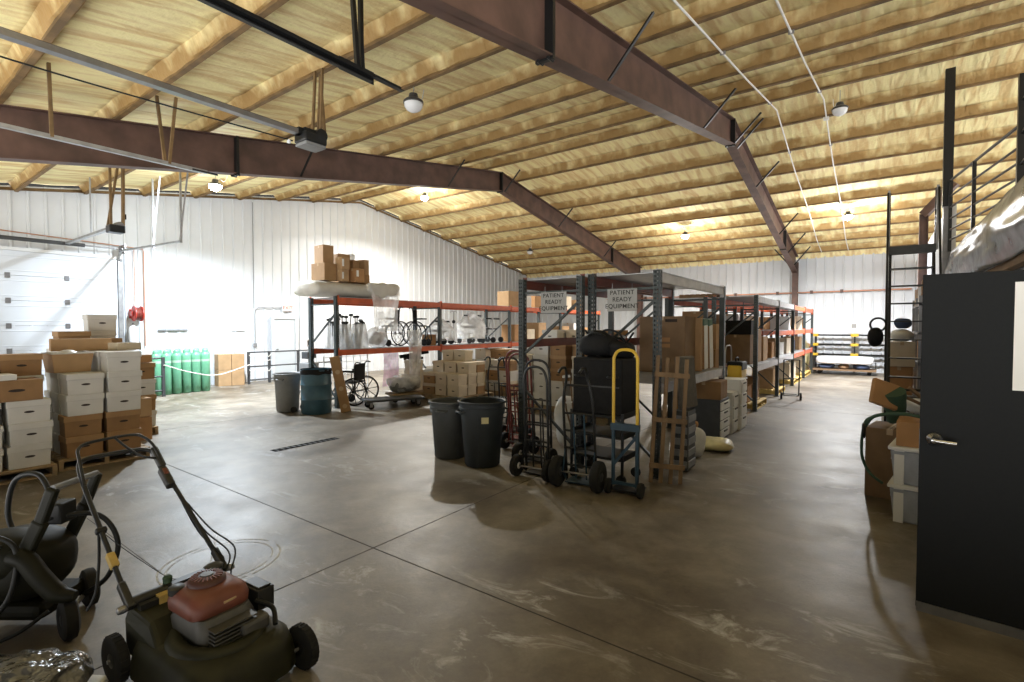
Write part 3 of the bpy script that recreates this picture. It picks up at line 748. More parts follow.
# back pallet
for i, (xx, yy, kk, wh) in enumerate([(2.11, 9.50, ['white']*5+['brown'], 'of the back stack left of the wall column'), (2.51, 9.50, ['white', 'white', 'white', 'white', 'brown'], 'of the back stack nearest the floor'),
                       (2.91, 9.50, ['white', 'brown', 'white', 'brown'], 'of the outermost back stack by the bright floor'), (2.11, 9.83, ['white']*5, 'of the rear stack farthest from the bright floor'), (2.51, 9.83, ['white']*6, 'of the rear stack with the small white top'), (2.91, 9.83, ['white']*4, 'of the outermost rear stack')]):
    stack(xx, yy, kk, wh)
fbox(2.52, 9.83, PZ+6*BH+.006, 'white', 'small white file box, highest of all the boxes at left')
# loose things on the stacks
tote = thing('storage_tote', 'pinkish open tote with white liner on the stacks behind the front row', 'tote', (1.80, 8.32, PZ+4*BH+.006), R(6))
m = MB(); 
m.sheet(4, 1, lambda u, v: [(-.18-.03*v, -.14-.02*v, .24*v), (.18+.03*v, -.14-.02*v, .24*v), (.18+.03*v, .14+.02*v, .24*v), (-.18-.03*v, .14+.02*v, .24*v), (-.18-.03*v, -.14-.02*v, .24*v)][int(round(u*4))])
m.add([(-.18, -.14, 0), (.18, -.14, 0), (.18, .14, 0), (-.18, .14, 0)], [(0, 1, 2, 3)])
m.build('tub', 'card3', tote, solid=.006)
MB().tube([(-.21, -.16, .24), (.21, -.16, .24), (.21, .16, .24), (-.21, .16, .24)], .010, 8, closed=True).build('rim', 'white_box', tote, True)
MB().blob((0, 0, .15), (.17, .12, .12), 2.2, .14, 7, 3).build('liner', 'film_dense', tote, True)
carton(2.02, 8.71, PZ+5*BH+.006, .62, .30, .16, 'long flat brown carton lying across the top of the left stacks', 'card3', R(-8), open_=False, tape=False)
carton(2.42, 8.40, PZ+5*BH+.006, .30, .22, .10, 'small flat cream carton on top of the tallest stack', 'cream_box', R(12), tape=False)
carton(2.51, 9.47, PZ+5*BH+.012, .34, .18, .14, 'small brown carton on the back stacks below the highest white box', 'card2', R(-4))
carton(2.91, 9.47, PZ+4*BH+.012, .30, .17, .12, 'small brown carton at the right end of the back stacks', 'card_orange', R(3))
for k_, (xx, yy, zz) in enumerate([(2.74, 8.72, .0), (2.74, 8.72, .36)]):
    carton(xx+.03, yy+.35, zz+.001, .24, .28, .35 if k_ == 0 else .28, ['brown carton standing on the floor beside the tall stack, lower one', 'small brown carton on the floor carton beside the tall stack'][k_], ['card_orange', 'card3'][k_], R(4))

# ---- green cylinders
def tank_mesh():
    t = thing('gas_cylinder', 'x', 'gas cylinder', (0, 0, 0))
    MB().lathe([(.001, .01), (.095, .0), (.11, .02), (.11, .96), (.10, 1.0), (.075, 1.03), (.07, 1.04)], 20).build('bottle', 'green_tank', t, True)
    MB().lathe([(.066, 1.035), (.066, 1.10), (.05, 1.12), (.001, 1.125)], 14).build('valve_cap', 'green_tank', t, True)
    MB().lathe([(.1115, .80), (.1115, .86)], 20).build('paper_label', 'tank_collar', t, True)
    return t
tk0 = tank_mesh(); first = True
rows = [(14.58, 4.83, 6), (14.82, 4.93, 6), (15.06, 5.04, 6), (15.30, 5.14, 6)]
names = ['front row', 'second row', 'third row', 'back row']
cols = ['leftmost cylinder', 'second cylinder from the left', 'third cylinder from the left', 'fourth cylinder from the left', 'fifth cylinder from the left', 'right end cylinder']
for (yy, x0, n), nm in zip(rows, names):
    for k in range(n):
        lb = f"green gas cylinder, {cols[k]} in the {nm} by the white wall"
        p = (x0+k*.227+random.uniform(-.001, .001), yy+random.uniform(-.004, .004), 0)
        if first: tk0.location = p; tk0['label'] = lb; o = tk0; first = False
        else: o = dup(tk0, p, random.uniform(0, 6), lb)
        o['group'] = 'green gas cylinders by the wall'
# tan bins beside the cylinders
for i, (zz, dx) in enumerate([(0, 0), (0, 1), (.46, 0), (.46, 1)]):
    carton(6.80+dx*.35, 15.45-.05*dx, zz+.001*(zz > 0), .34, .38, .455, f"tan slanted carton, {'lower' if zz == 0 else 'upper'} {'left' if dx == 0 else 'right'} of four beside the green cylinders", 'card3', R(-8), tape=(i > 1))

# ---- pipe railing with chains
pr = thing('pipe_railing', 'dark steel pipe railing with drooping chain along the gable wall', 'railing', (8.2, 15.2, 0))
O = Vector((8.2, 15.2, 0))
for x in (7.42, 8.05, 9.0, 10.6): MB().box(x-8.2-.03, x-8.2+.03, -.03, .03, 0, .97).build('post', 'dark_grey', pr)
for z in (.95, .52, .12): MB().cyl((7.42-8.2, 0, z), (10.6-8.2, 0, z), .022, n=10).build('rail', 'dark_grey', pr, True)
m = MB()
for z in (.88, .44):
    pts = []
    for k in range(5): pts += [(-.78+.17*k, -.03, z), (-.78+.17*k+.085, -.03, z-.08)]
    m = MB().tube(curve(pts, 4), .012, 6); m.build('chain', 'rope', pr, True)
pr = thing('pipe_railing', 'short dark steel rail with post in front of the green cylinders', 'railing', (4.86, 14.2, 0))
MB().box(-.03, .03, -.03, .03, 0, .97).build('post', 'dark_grey', pr)
for z in (.95, .50, .15): MB().cyl((0, 0, z), (-1.3, .0, z), .022, n=10).build('rail', 'dark_grey', pr, True)
MB().box(-1.32, -1.26, -.03, .03, 0, .97).build('post', 'dark_grey', pr)
m = MB().tube(curve([(4.86, 14.2-.045, .78), (5.5, 14.30, .55), (6.2, 14.40, .42), (7.40, 15.05, .60), (8.05, 15.14, .70)], 8), .014, 6)
o = m.build('rope', 'rope', smooth=True); tag(o, 'white rope sagging between the two railings in front of the green cylinders', 'rope')

# ================================================================== cans and drums
def trash_can(name, label, loc, body, rt, rb, h, rz=0, lab=False, wheels=False):
    t = thing(name, label, 'trash can', loc, rz)
    m = MB().lathe([(.001, .0), (rb-.02, .0), (rb, .02), (rt-.02, h*.80), (rt, h*.80), (rt+.006, h*.90), (rt-.004, h*.905), (rt-.004, h-.03), (rt+.018, h-.025), (rt+.022, h-.005), (rt+.01, h), (rt-.008, h-.01), (rt-.02, h*.8), (rb-.015, .04), (.001, .03)], 40)
    m.build('can', body, t, True)
    for s in (-1, 1):
        m = MB().tube([(s*(rt-.005), -.07, h*.86), (s*(rt+.045), -.065, h*.845), (s*(rt+.045), .065, h*.845), (s*(rt-.005), .07, h*.86)], .014, 8); m.build('handle', body, t, True)
    for k in range(4):
        a = PI/4+k*PI/2
        MB().bar((rb*math.cos(a), rb*math.sin(a), .03), ((rt-.022)*math.cos(a), (rt-.022)*math.sin(a), h*.8), .03, .012, (math.cos(a), math.sin(a), 0)).build('rib', body, t)
    if lab:
        m = MB().sheet(6, 1, lambda u, v: ((rt-.012)*math.cos(4.15+u*.32), (rt-.012)*math.sin(4.15+u*.32), .56+v*.075)); m.build('paper_label', 'yellowish_bag', t, solid=.002)
    if wheels:
        for s in (-1, 1): MB().cyl((s*.16, -rb-.02, .06), (s*.20, -rb-.02, .06), .06).build('wheel', 'rubber', t, True)
    return t
trash_can('trash_can', 'grey plastic trash can without lid beside the black one', (4.86, 4.58, 0), 'grey_can', .265, .205, .75, R(20))
trash_can('trash_can', 'dark blue-black trash can with small yellow label, nearest the hand trucks', (4.80, 3.98, 0), 'dark_can', .285, .215, .81, R(-20), lab=True)
trash_can('trash_can', 'dark grey wheeled trash can beside the blue drum', (5.52, 9.72, 0), 'mid_grey', .26, .21, .78, R(30), wheels=True)
dr_ = thing('plastic_drum', 'blue open drum with bag over the rim beside the leaning carton', 'drum', (5.74, 9.05, 0))
m = MB().lathe([(.001, 0), (.26, 0), (.285, .03), (.285, .27), (.297, .29), (.285, .31), (.285, .56), (.297, .58), (.285, .60), (.28, .84), (.292, .85), (.292, .87), (.275, .87), (.272, .1), (.001, .08)], 40); m.build('drum', 'drum_blue', dr_, True)
m = MB().sheet(48, 4, lambda u, v: ((.29+.012*v+.012*noise.noise(Vector((u*22, v*2, 0))))*math.cos(2*PI*u), (.29+.012*v+.012*noise.noise(Vector((u*22, v*2, 0))))*math.sin(2*PI*u), .885-.10*v+.03*noise.noise(Vector((u*14, 3, v)))*v))
m.build('bag_rim', 'black_soft', dr_, True)
lc = carton(6.18, 8.70, 0, .19, .20, 1.14, 'tall narrow carton leaning on the red rack post beside the blue drum', 'card', 0, rot=(R(-4), R(-11), R(-35)), tape=True)
for z in (.82, .48, .12): MB().lathe([(.001, -.002), (.045, -.002), (.045, .001), (.001, .001)], 18, (0, -.1, z), 'Y').build('printed_mark', 'tape', lc)

# ================================================================== racks
def rack_post(x, y, H, parent, material, holes=True, w=.076):
    m = MB(); h = w/2
    if not holes:
        m.box(x-h, x+h, y-h, y+h, 0, H)
    else:
        for s in (-1, 1):
            # flanges facing along x and along y, pierced by two columns of slots
            for axis in (0, 1):
                def bx(a0, a1, z0, z1):
                    if axis == 0: m.box(x+s*h-.002, x+s*h+.002, y+a0, y+a1, z0, z1)
                    else: m.box(x+a0, x+a1, y+s*h-.002, y+s*h+.002, z0, z1)
                if axis == 1 and s == 1: continue
                bx(-h, -.024, 0, H); bx(-.008, .008, 0, H); bx(.024, h, 0, H)
                z = 0
                while z < H:
                    bx(-.024, -.008, z, min(H, z+.026)); bx(.008, .024, z, min(H, z+.026)); z += .05
        m.box(x-h, x+h, y+h-.004, y+h, 0, H)
    o = m.build('post', material, parent)
    MB().box(x-.06, x+.06, y-.06, y+.06, 0, .008).build('foot_plate', material, o)
    return o
def beam(parent, p, q, material, hgt=.10, name='beam'):
    m = MB().bar(p, q, .045, hgt); o = m.build(name, material, parent)
    d = (Vector(q)-Vector(p)).normalized()
    for e, s in ((p, 1), (q, -1)):
        e = Vector(e); MB().bar(e+d*s*.002, e+d*s*.012, .06, hgt+.08).build('end_plate', material, o)
    return o
def upright(parent, x, y0, y1, H, material, holes, braces=((.15, .9, 1), (.9, 1.55, -1), (1.55, 2.2, 1)), rungs=(.15, 2.2)):
    rack_post(x, y0, H, parent, material, holes); rack_post(x, y1, H, parent, material, holes)
    for a, b, s in braces:
        ya, yb = (y0+.03, y1-.03) if s > 0 else (y1-.03, y0+.03)
        MB().bar((x, ya, a), (x, yb, b), .03, .03).build('brace', material, parent)
    for z in rungs: MB().bar((x, y0+.03, z), (x, y1-.03, z), .03, .03).build('brace', material, parent)

# ---- long red-orange rack
RY0, RY1 = 9.22, 10.15
RXS = [6.33, 9.40, 12.45, 15.5, 18.55]
rk = thing('pallet_rack', 'long orange and grey pallet rack running along below the gable wall', 'rack', (0, 0, 0))
for x in RXS: upright(rk, x, RY0, RY1, 2.36, 'post', x < 7, ((.2, .95, 1), (1.35, 2.0, -1)), (.2, 2.2))
for a, b in zip(RXS[:-1], RXS[1:]):
    for z in (2.28, 1.17):
        for y in (RY0-.045, RY1+.045):
            beam(rk, (a+.01, y, z), (b-.01, y, z), 'orange', .115)
        for k in range(3):
            x0 = a+.1+k*(b-a-.2)/3; 
            MB().box(x0, x0+(b-a-.2)/3-.06, RY0-.06, RY1+.06, z+.062, z+.070).build('shelf_deck', 'galv', rk)
TOPZ = 2.28+.071; MIDZ = 1.17+.071

# mattress roll, sheeting and cartons on top of the first bay
mr_ = MB()
def roll(u, v):
    u = (1-math.cos(PI*u))/2; x = 5.82+u*1.96; a = 2*PI*v
    k = 1+.05*noise.noise(Vector((u*9, math.cos(a)*1.2, math.sin(a)*1.2)))*(.5+u*1.2)
    q_ = min(1, min(u, 1-u)/.06); e = max(.02, (1-(1-q_)**2)**.4)
    return (x, 9.66+.47*k*e*math.copysign(abs(math.cos(a))**.7, math.cos(a)), TOPZ+.172+.165*k*e*math.copysign(abs(math.sin(a))**.75, math.sin(a)))
o = mr_.sheet(40, 28, roll).build('mattress_roll', 'film_wrap', smooth=True)
tag(o, 'pale plastic-wrapped mattress lying on top of the orange rack under the carton pile', 'mattress')
def hang(x0, x1, y, z0, z1, seed, out=.05, taper=0):
    def f(u, v):
        c = (x0+x1)/2; ww = (x1-x0)*(1-taper*v*(1+.3*noise.noise(Vector((v*3, seed, 0)))))
        x = c+(u-.5)*ww
        return (x+.02*noise.noise(Vector((u*3, v*4, seed))), y-out*(.6+noise.noise(Vector((u*6+seed, v*1.3, 0)))+.5*math.sin(u*14+seed)*v), z0+(z1-z0)*v)
    return f
o = MB().sheet(30, 24, hang(7.02, 7.86, 9.00, TOPZ+.24, 1.62, 2, .05, .25)).build('plastic_sheet', 'film', smooth=True); tag(o, 'clear plastic sheet hanging from the mattress end down the orange rack', 'plastic sheet')
MB().blob((7.42, 9.02, TOPZ+.20), (.46, .10, .17), 2.2, .13, 6, 5).build('crumpled_fold', 'film_wrap', o, True)
cz = TOPZ+.345
for i, (x, y, w, d, h, zz, rz, kd, lb, mk) in enumerate([
    (6.28, 9.58, .44, .45, .36, 0, 3, 'card', 'brown carton at the left end of the pile on the mattress', None),
    (6.40, 9.70, .36, .38, .40, .365, -5, 'card', 'tall brown carton, topmost of the pile on the mattress', None),
    (6.68, 9.34, .28, .20, .24, 0, 5, 'card3', 'lower small pale carton in front of the carton pile', (.05, .3, .2, .8)),
    (6.68, 9.33, .28, .22, .26, .245, 2, 'card3', 'upper small carton with white side label in front of the carton pile', (.04, .3, .25, .85)),
    (6.98, 9.74, .40, .44, .62, 0, -5, 'card', 'large brown carton in the middle of the pile on the mattress', None),
    (7.20, 9.34, .36, .24, .30, 0, 4, 'card_orange', 'reddish brown carton with a white sticker low in the carton pile', (.1, .35, .4, .85)),
    (7.40, 9.74, .28, .38, .52, 0, 5, 'card', 'upright brown carton right of the middle of the pile', None),
    (7.70, 9.62, .24, .40, .20, 0, -3, 'card2', 'flat brown carton at the right end of the pile on the mattress', None),
    (7.70, 9.62, .20, .34, .34, .205, 6, 'card', 'brown carton on the flat one at the right end of the pile', None)]):
    carton(6.79+(x-7.0)*.70, y, cz+zz, w*.68, d, h, lb, kd, R(rz), mark=mk)
o = MB().blob((7.07, 9.74, cz+.525+.07), (.08, .14, .085), 2.1, .15, 9, 2, flat=.8).build('plastic_bag', 'film_dense', smooth=True); tag(o, 'crumpled clear bag on the upright carton of the pile', 'bag')

# ---- medical aids on the rack shelf
def walker(label, loc, rz, cover=True, h=.95, group=None, mat_='galv', name='walker', cat='walker'):
    t = thing(name, label, cat, loc, rz, group)
    for s in (-1, 1):
        m = MB(); m.tube(curve([(s*.25, -.22, .09), (s*.25, -.20, h*.7), (s*.25, -.17, h), (s*.25, .0, h*1.0), (s*.25, .12, h*.97), (s*.24, .20, h*.6), (s*.24, .24, .09)], 5), .014, 8); m.build('side_frame', mat_, t, True)
        m = MB(); m.cyl((s*.25, -.17, h*1.0), (s*.25, .02, h*1.01), .022, n=10); m.build('grip', 'black', t, True)
        m = MB(); m.lathe([(.03, -.015), (.085, -.02), (.085, .02), (.03, .015)], 18, (s*.25, .24, .085), 'X'); m.build('wheel', 'black', t, True)
        m = MB(); m.lathe([(.03, -.015), (.085, -.02), (.085, .02), (.03, .015)], 18, (s*.25, -.22, .085), 'X'); m.build('wheel', 'black', t, True)
    m = MB(); m.bar((-.25, .21, h*.62), (.25, .21, h*.62), .03, .03).bar((-.24, .225, h*.35), (.24, .225, h*.35), .02, .02); m.build('cross_bar', mat_, t)
    MB().box(-.21, .21, -.12, .16, h*.55, h*.60).build('seat', 'black_soft', t, bevel=.01)
    if cover:
        def f(u, v):
            a = 2*PI*u; r = (.10+.34*min(1, v*2.2))*(1+.12*noise.noise(Vector((math.cos(a)*2, math.sin(a)*2, v*3+loc[0]))))
            return (r*math.cos(a)*.98, r*math.sin(a)*.88, h*1.12-(h*.95)*v)
        MB().sheet(30, 14, f).build('plastic_cover', 'film', t, True)
    return t
def folded_wheelchair(label, loc, rz, rot=None):
    t = thing('wheelchair', label, 'wheelchair', loc, rz, None, rot)
    for s in (-1, 1):
        m = MB().torus((s*.10, 0, .31), .295, .016, 'X', 32, 8); m.build('tyre', 'rubber', t, True)
        m = MB().torus((s*.135, 0, .31), .255, .008, 'X', 32, 6); m.build('hand_rim', 'steel', t, True)
        m = MB()
        for k in range(8):
            a = k*PI/4; m.cyl((s*.10, 0, .31), (s*.10, .29*math.cos(a), .31+.29*math.sin(a)), .006, n=5)
        m.cyl((s*.08, 0, .31), (s*.13, 0, .31), .03, n=12)
        m.build('wheel_spokes', 'steel', t, True)
        m = MB().tube(curve([(s*.07, .10, .95), (s*.07, .0, .93), (s*.07, -.03, .60), (s*.07, -.03, .30)], 4), .013, 8); m.build('back_tube', 'black_metal', t, True)
        m = MB().tube(curve([(s*.07, -.03, .50), (s*.07, -.40, .50), (s*.07, -.45, .40), (s*.07, -.50, .12)], 4), .013, 8); m.build('side_frame', 'black_metal', t, True)
        m = MB().lathe([(.02, -.012), (.085, -.014), (.085, .014), (.02, .012)], 18, (s*.09, -.38, .085), 'X'); m.build('caster', 'black', t, True)
        MB().box(s*.07-.03, s*.07+.03, -.33, -.05, .66, .695).build('armrest', 'black_soft', t, bevel=.01)
    MB().box(-.07, .07, -.40, -.02, .48, .51).build('seat', 'black_soft', t, bevel=.008)
    MB().box(-.07, .07, -.045, -.02, .55, .90).build('backrest', 'black_soft', t, bevel=.008)
    return t
# first bay of the shelf
MZ = MIDZ
def pole_bundle(x, y, label, n=7, seed=0, hgt=.75):
    t = thing('crutch_bundle', label, 'crutches', (x, y, MZ)); rnd = random.Random(seed)
    for k in range(n):
        px, py = rnd.uniform(-.13, .13), rnd.uniform(-.12, .12); hh = hgt*rnd.uniform(.75, 1.1); tx, ty = rnd.uniform(-.05, .05), rnd.uniform(-.05, .05)
        p = MB().cyl((px, py, .006), (px+tx, py+ty, hh), .013, n=8); c = p.build('pole', 'mid_grey', t, True)
        MB().blob((px+tx, py+ty, hh+.02), (.022, .075, .028), 2.4, .02).build('arm_pad', 'black', c, True)
    def f(u, v):
        a = 2*PI*u; r = .205*(1+.12*noise.noise(Vector((math.cos(a)*2.5, math.sin(a)*2.5, v*4+seed))))*(1-.25*v)
        return (r*math.cos(a), r*math.sin(a)*.85, .005+v*hgt*.8)
    MB().sheet(30, 10, f).build('plastic_cover', 'film', t, True)
    return t
pole_bundle(6.66, 9.42, 'bundle of wrapped crutches standing on the rack shelf beside the first post', 9, 1, .66)
pole_bundle(6.70, 9.90, 'clear wrapped bundle of poles seen through the rack end frame', 6, 4, .62)
pole_bundle(7.08, 9.44, 'wrapped crutches with dark pads standing left of the hanging plastic sheet', 8, 9, .68)
bx_ = carton(7.18, 9.94, MZ+.001, .34, .25, .32, 'grey printed carton at the back of the rack shelf behind the crutches', 'mid_grey', 0, tape=False)
sc_ = thing('wrapped_cushion', 'brown seat cushion in crumpled clear plastic on the rack shelf', 'cushion', (7.60, 9.50, MZ), R(20))
MB().obox((0, 0, .21), (.36, .28, .10), (R(10), R(-38), 0)).build('cushion', 'kraft', sc_, bevel=.03)
MB().blob((0, 0, .22), (.27, .22, .24), 2.3, .10, 6, 8, flat=.9).build('plastic_cover', 'film', sc_, True)
folded_wheelchair('black folded wheelchair on the rack shelf at the left of two', (8.42, 9.70, MZ), R(-90))
folded_wheelchair('black folded wheelchair on the rack shelf, tilted, right of two', (8.92, 9.66, MZ), R(10))
o = MB().sheet(30, 26, hang(8.15, 8.60, 9.10, MZ+.40, .52, 7, .06, .25)).build('plastic_sheet', 'film', smooth=True); tag(o, 'clear plastic hanging from the wheelchairs over the orange shelf beam', 'plastic sheet')
carton(9.21, 9.42, MZ, .20, .30, .28, 'orange-brown carton on the rack shelf against the second post', 'card_orange', R(6))
# second bay and beyond
walker('walker in a white plastic bag on the rack shelf, first beyond the second post', (9.85, 9.65, MZ), R(20), True, .62, None, 'galv')
sp = thing('drip_stand', 'thin drip stand with crossbar on the rack shelf between the wrapped walkers', 'stand', (10.45, 9.70, MZ))
MB().cyl((0, 0, .03), (0, 0, .92), .012, n=8).build('pole', 'steel', sp, True)
MB().tube(curve([(-.12, 0, .86), (-.10, 0, .92), (0, 0, .90), (.10, 0, .92), (.12, 0, .86)], 4), .008, 6).build('hook_bar', 'steel', sp, True)
for k in range(4):
    a = k*PI/2+.4; MB().tube([(0, 0, .06), (.18*math.cos(a), .18*math.sin(a), .02)], .012, 6).build('foot', 'black', sp, True)
MB().blob((0, 0, .62), (.05, .05, .05), 2).build('clamp', 'black', sp, True)
walker('large walker wrapped in white plastic on the shelf in the second bay', (11.15, 9.65, MZ), R(-10), True, .80, None, 'label_white')
walker('rolling walker half uncovered with black wheels, beside the large white wrapped one', (12.02, 9.62, MZ), R(10), False, .72, None, 'galv')
carton(11.75, 9.60, .752, .50, .40, .30, 'cream carton under the shelf end of the second bay', 'cream_box', 0)
pallet(11.25, 9.3, 1.0, .85, 'wooden pallet under the white carton in the second rack bay'); 
carton(11.75, 9.65, .129, .80, .6, .62, 'large white carton on a pallet under the second rack bay', 'white_box', 0)
far_items = [(13.2, .55, .5, .55, 'card_orange'), (13.9, .5, .5, .40, 'cream_box'), (14.6, .55, .5, .62, 'card3'), (16.2, .6, .5, .5, 'card'), (17.0, .5, .5, .62, 'white_box'), (17.8, .5, .5, .45, 'card_orange')]
for i, (x, w_, d_, h_, k_) in enumerate(far_items):
    nm = {'card_orange': 'orange-brown', 'cream_box': 'cream', 'card3': 'tan', 'card': 'brown', 'white_box': 'white'}[k_]
    carton(x, 9.66, MZ, w_, d_, h_, f"{nm} carton on the rack shelf, {['first', 'second', 'third', 'fourth', 'fifth', 'sixth'][i]} beyond the third rack post", k_, R(5))
tops = [(13.0, 'card3', .5), (13.7, 'white_box', .38), (14.5, 'card_orange', .42), (16.4, 'cream_box', .5), (17.3, 'card', .4)]
for i, (x, k_, h_) in enumerate(tops):
    nm = {'card_orange': 'orange-brown', 'cream_box': 'cream', 'card3': 'tan', 'card': 'brown', 'white_box': 'white'}[k_]
    carton(x, 9.68, TOPZ, .5, .5, h_, f"{nm} carton on the rack top, {['first', 'second', 'third', 'fourth', 'fifth'][i]} beyond the third rack post", k_, R(-6))

# ---- under the rack: wheelchair, flat dolly, wrapped things
def wheelchair(label, loc, rz):
    t = thing('wheelchair', label, 'wheelchair', loc, rz)
    for s in (-1, 1):
        m = MB().torus((s*.29, 0, .305), .29, .016, 'X', 36, 8); m.build('tyre', 'rubber', t, True)
        m = MB().torus((s*.325, 0, .305), .255, .009, 'X', 32, 6); m.build('hand_rim', 'steel', t, True)
        m = MB()
        for k in range(8):
            a = k*PI/4+.2; m.cyl((s*.29, 0, .305), (s*.29, .285*math.cos(a), .305+.285*math.sin(a)), .009, n=6)
        m.cyl((s*.26, 0, .305), (s*.325, 0, .305), .032, n=12); m.build('wheel_spokes', 'black_metal', t, True)
        m = MB().tube(curve([(s*.23, .13, .93), (s*.23, .0, .91), (s*.23, -.02, .60), (s*.23, -.02, .30)], 4), .014, 8); m.build('push_handle', 'black_metal', t, True)
        m = MB().tube(curve([(s*.23, -.02, .72), (s*.23, -.30, .72), (s*.23, -.34, .60), (s*.23, -.34, .45)], 4), .013, 8); m.build('arm_frame', 'steel', t, True)
        MB().box(s*.23-.03, s*.23+.03, -.32, -.04, .725, .76).build('armrest', 'black_soft', t, bevel=.01)
        m = MB().tube(curve([(s*.22, .0, .48), (s*.22, -.42, .48), (s*.22, -.50, .36), (s*.20, -.62, .13)], 4), .014, 8); m.build('side_frame', 'steel', t, True)
        m = MB().lathe([(.02, -.014), (.095, -.016), (.095, .016), (.02, .014)], 18, (s*.25, -.36, .095), 'X'); m.build('caster', 'black', t, True)
        MB().box(s*.12-.08, s*.12+.08, -.72, -.58, .10, .115).build('footplate', 'black', t)
    MB().box(-.22, .22, -.42, 0, .48, .515).build('seat', 'black_soft', t, bevel=.01)
    MB().box(-.22, .22, -.03, .0, .53, .90).build('backrest', 'black_soft', t, bevel=.012)
    m = MB().bar((-.22, -.2, .15), (.22, -.2, .47), .025, .025).bar((.22, -.2, .15), (-.22, -.2, .47), .025, .025); m.build('cross_brace', 'steel', t)
    return t
def flat_dolly(label, loc, rz, L=1.15, W=.62, mt='dark_grey'):
    t = thing('platform_dolly', label, 'dolly', loc, rz)
    MB().box(-L/2, L/2, -W/2, W/2, .155, .20).build('deck', mt, t, bevel=.008)
    for sx in (-1, 1):
        for sy in (-1, 1):
            m = MB().lathe([(.015, -.018), (.055, -.018), (.06, -.012), (.06, .012), (.055, .018), (.015, .018)], 18, (sx*(L/2-.12), sy*(W/2-.08), .06), 'Y'); c = m.build('caster', 'rubber', t, True)
            MB().box(sx*(L/2-.12)-.03, sx*(L/2-.12)+.03, sy*(W/2-.08)-.028, sy*(W/2-.08)-.020, .05, .155).box(sx*(L/2-.12)-.03, sx*(L/2-.12)+.03, sy*(W/2-.08)+.020, sy*(W/2-.08)+.028, .05, .155).build('caster_fork', 'steel', c)
    return t
wheelchair('black wheelchair standing under the orange shelf beside the leaning carton', (6.98, 9.30, 0), R(205))
flat_dolly('black flat platform dolly on casters in front of the wheelchair', (7.16, 8.42, 0), R(-25), 1.25, .5)
fd = flat_dolly('wooden topped platform dolly carrying a plastic-wrapped bundle', (7.86, 8.86, 0), R(-25), .75, .5, 'pallet_wood')
bd = thing('wrapped_bundle', 'grey bundle in clear plastic on the wooden topped dolly', 'bundle', (7.86, 8.86, .2005), R(-25))
MB().blob((0, 0, .17), (.34, .22, .16), 2.4, .12, 6, 3, flat=.95).build('load', 'mid_grey', bd, True)
MB().blob((0, 0, .21), (.38, .25, .21), 2.3, .14, 6, 5, flat=.95).build('plastic_cover', 'film', bd, True)
o = MB().sheet(16, 16, hang(7.75, 8.20, 9.48, 1.12, .30, 5, .05)).build('plastic_sheet', 'pink_film', smooth=True); tag(o, 'pink translucent plastic sheet hanging under the orange shelf', 'plastic sheet')
gl = thing('wire_shelf_unit', 'pale wire shelving leaning under the rack behind the wheelchair', 'shelf', (7.2, 10.10, 0))
for x in (-.6, .6): MB().bar((x, 0, 0), (x, 0, 1.05), .02, .02).build('upright', 'label_white', gl)
for z in (.15, .3, .45, .6, .75, .9, 1.02): MB().bar((-.6, 0, z), (.6, 0, z), .012, .012).build('wire', 'label_white', gl)
for x in (-.4, -.2, 0, .2, .4): MB().bar((x, .008, .1), (x, .008, 1.03), .010, .010).build('wire', 'label_white', gl)
bk = thing('lift_boom', 'black angled lift boom lying over the file boxes under the rack', 'lift', (8.80, 9.40, .90), R(-12))
MB().bar((-.50, 0, .08), (.30, 0, .18), .07, .08).build('boom', 'black_soft', bk)
MB().bar((-.45, -.10, .03), (.0, -.10, .10), .05, .05).build('leg', 'black_soft', bk)
MB().box(-.25, .12, -.06, .06, .0, .06).build('leg', 'black_soft', bk)

# ---- file boxes in front of and under the second bay
pallet(8.35, 7.55, 1.2, 1.25, 'wooden pallet under the cream file boxes in front of the orange rack')
pallet(9.75, 7.2, 1.2, 1.2, 'wooden pallet under the white file boxes behind the trash cans')
pallet(8.42, 9.02, .92, .8, 'wooden pallet under the file boxes right below the orange shelf')
mixk = ['cream', 'tan', 'white', 'brown']
def grid(x0, y0, nx, ny, hts, kinds, where, seed, rz=PI/2):
    rnd = random.Random(seed)
    cn = ['left', 'middle', 'right', 'end']; rn = ['front', 'second', 'third', 'fourth']
    for j in range(ny):
        for i in range(nx):
            n = hts[j][i]
            for k in range(n):
                kd = rnd.choice(kinds) if k else rnd.choice(kinds+['tan'])
                lb = f"{kd} file box, {ORD[k] if k < n-1 or n == 1 else 'top one'} of the {rn[j]} row's {cn[i]} column {where}"
                fbox(x0+j*.325+rnd.uniform(-.008, .008), y0-i*.395+rnd.uniform(-.008, .008), PZ+k*(BH+.001), kd, lb, None, rz+R(rnd.uniform(-2, 2)))
grid(8.53, 8.60, 3, 3, [[2, 2, 2], [3, 3, 3], [4, 4, 3]], ['cream', 'cream', 'tan'], 'before the orange rack', 5)
grid(9.93, 8.20, 3, 3, [[2, 3, 3], [3, 4, 3], [4, 4, 4]], ['white', 'white', 'cream', 'brown'], 'behind the trash cans', 8)
for i, (xx, yy, zz, kk) in enumerate([(8.66, 9.40, 0, 'cream'), (9.07, 9.40, 0, 'tan'), (8.66, 9.40, 1, 'cream'), (9.07, 9.40, 1, 'white'), (8.66, 9.40, 2, 'cream')]):
    fbox(xx, yy, PZ+zz*(BH+.001), kk, f"{kk} file box, {ORD[zz]} under the orange shelf, {'left' if xx < 8.9 else 'right'} column by the lift boom")

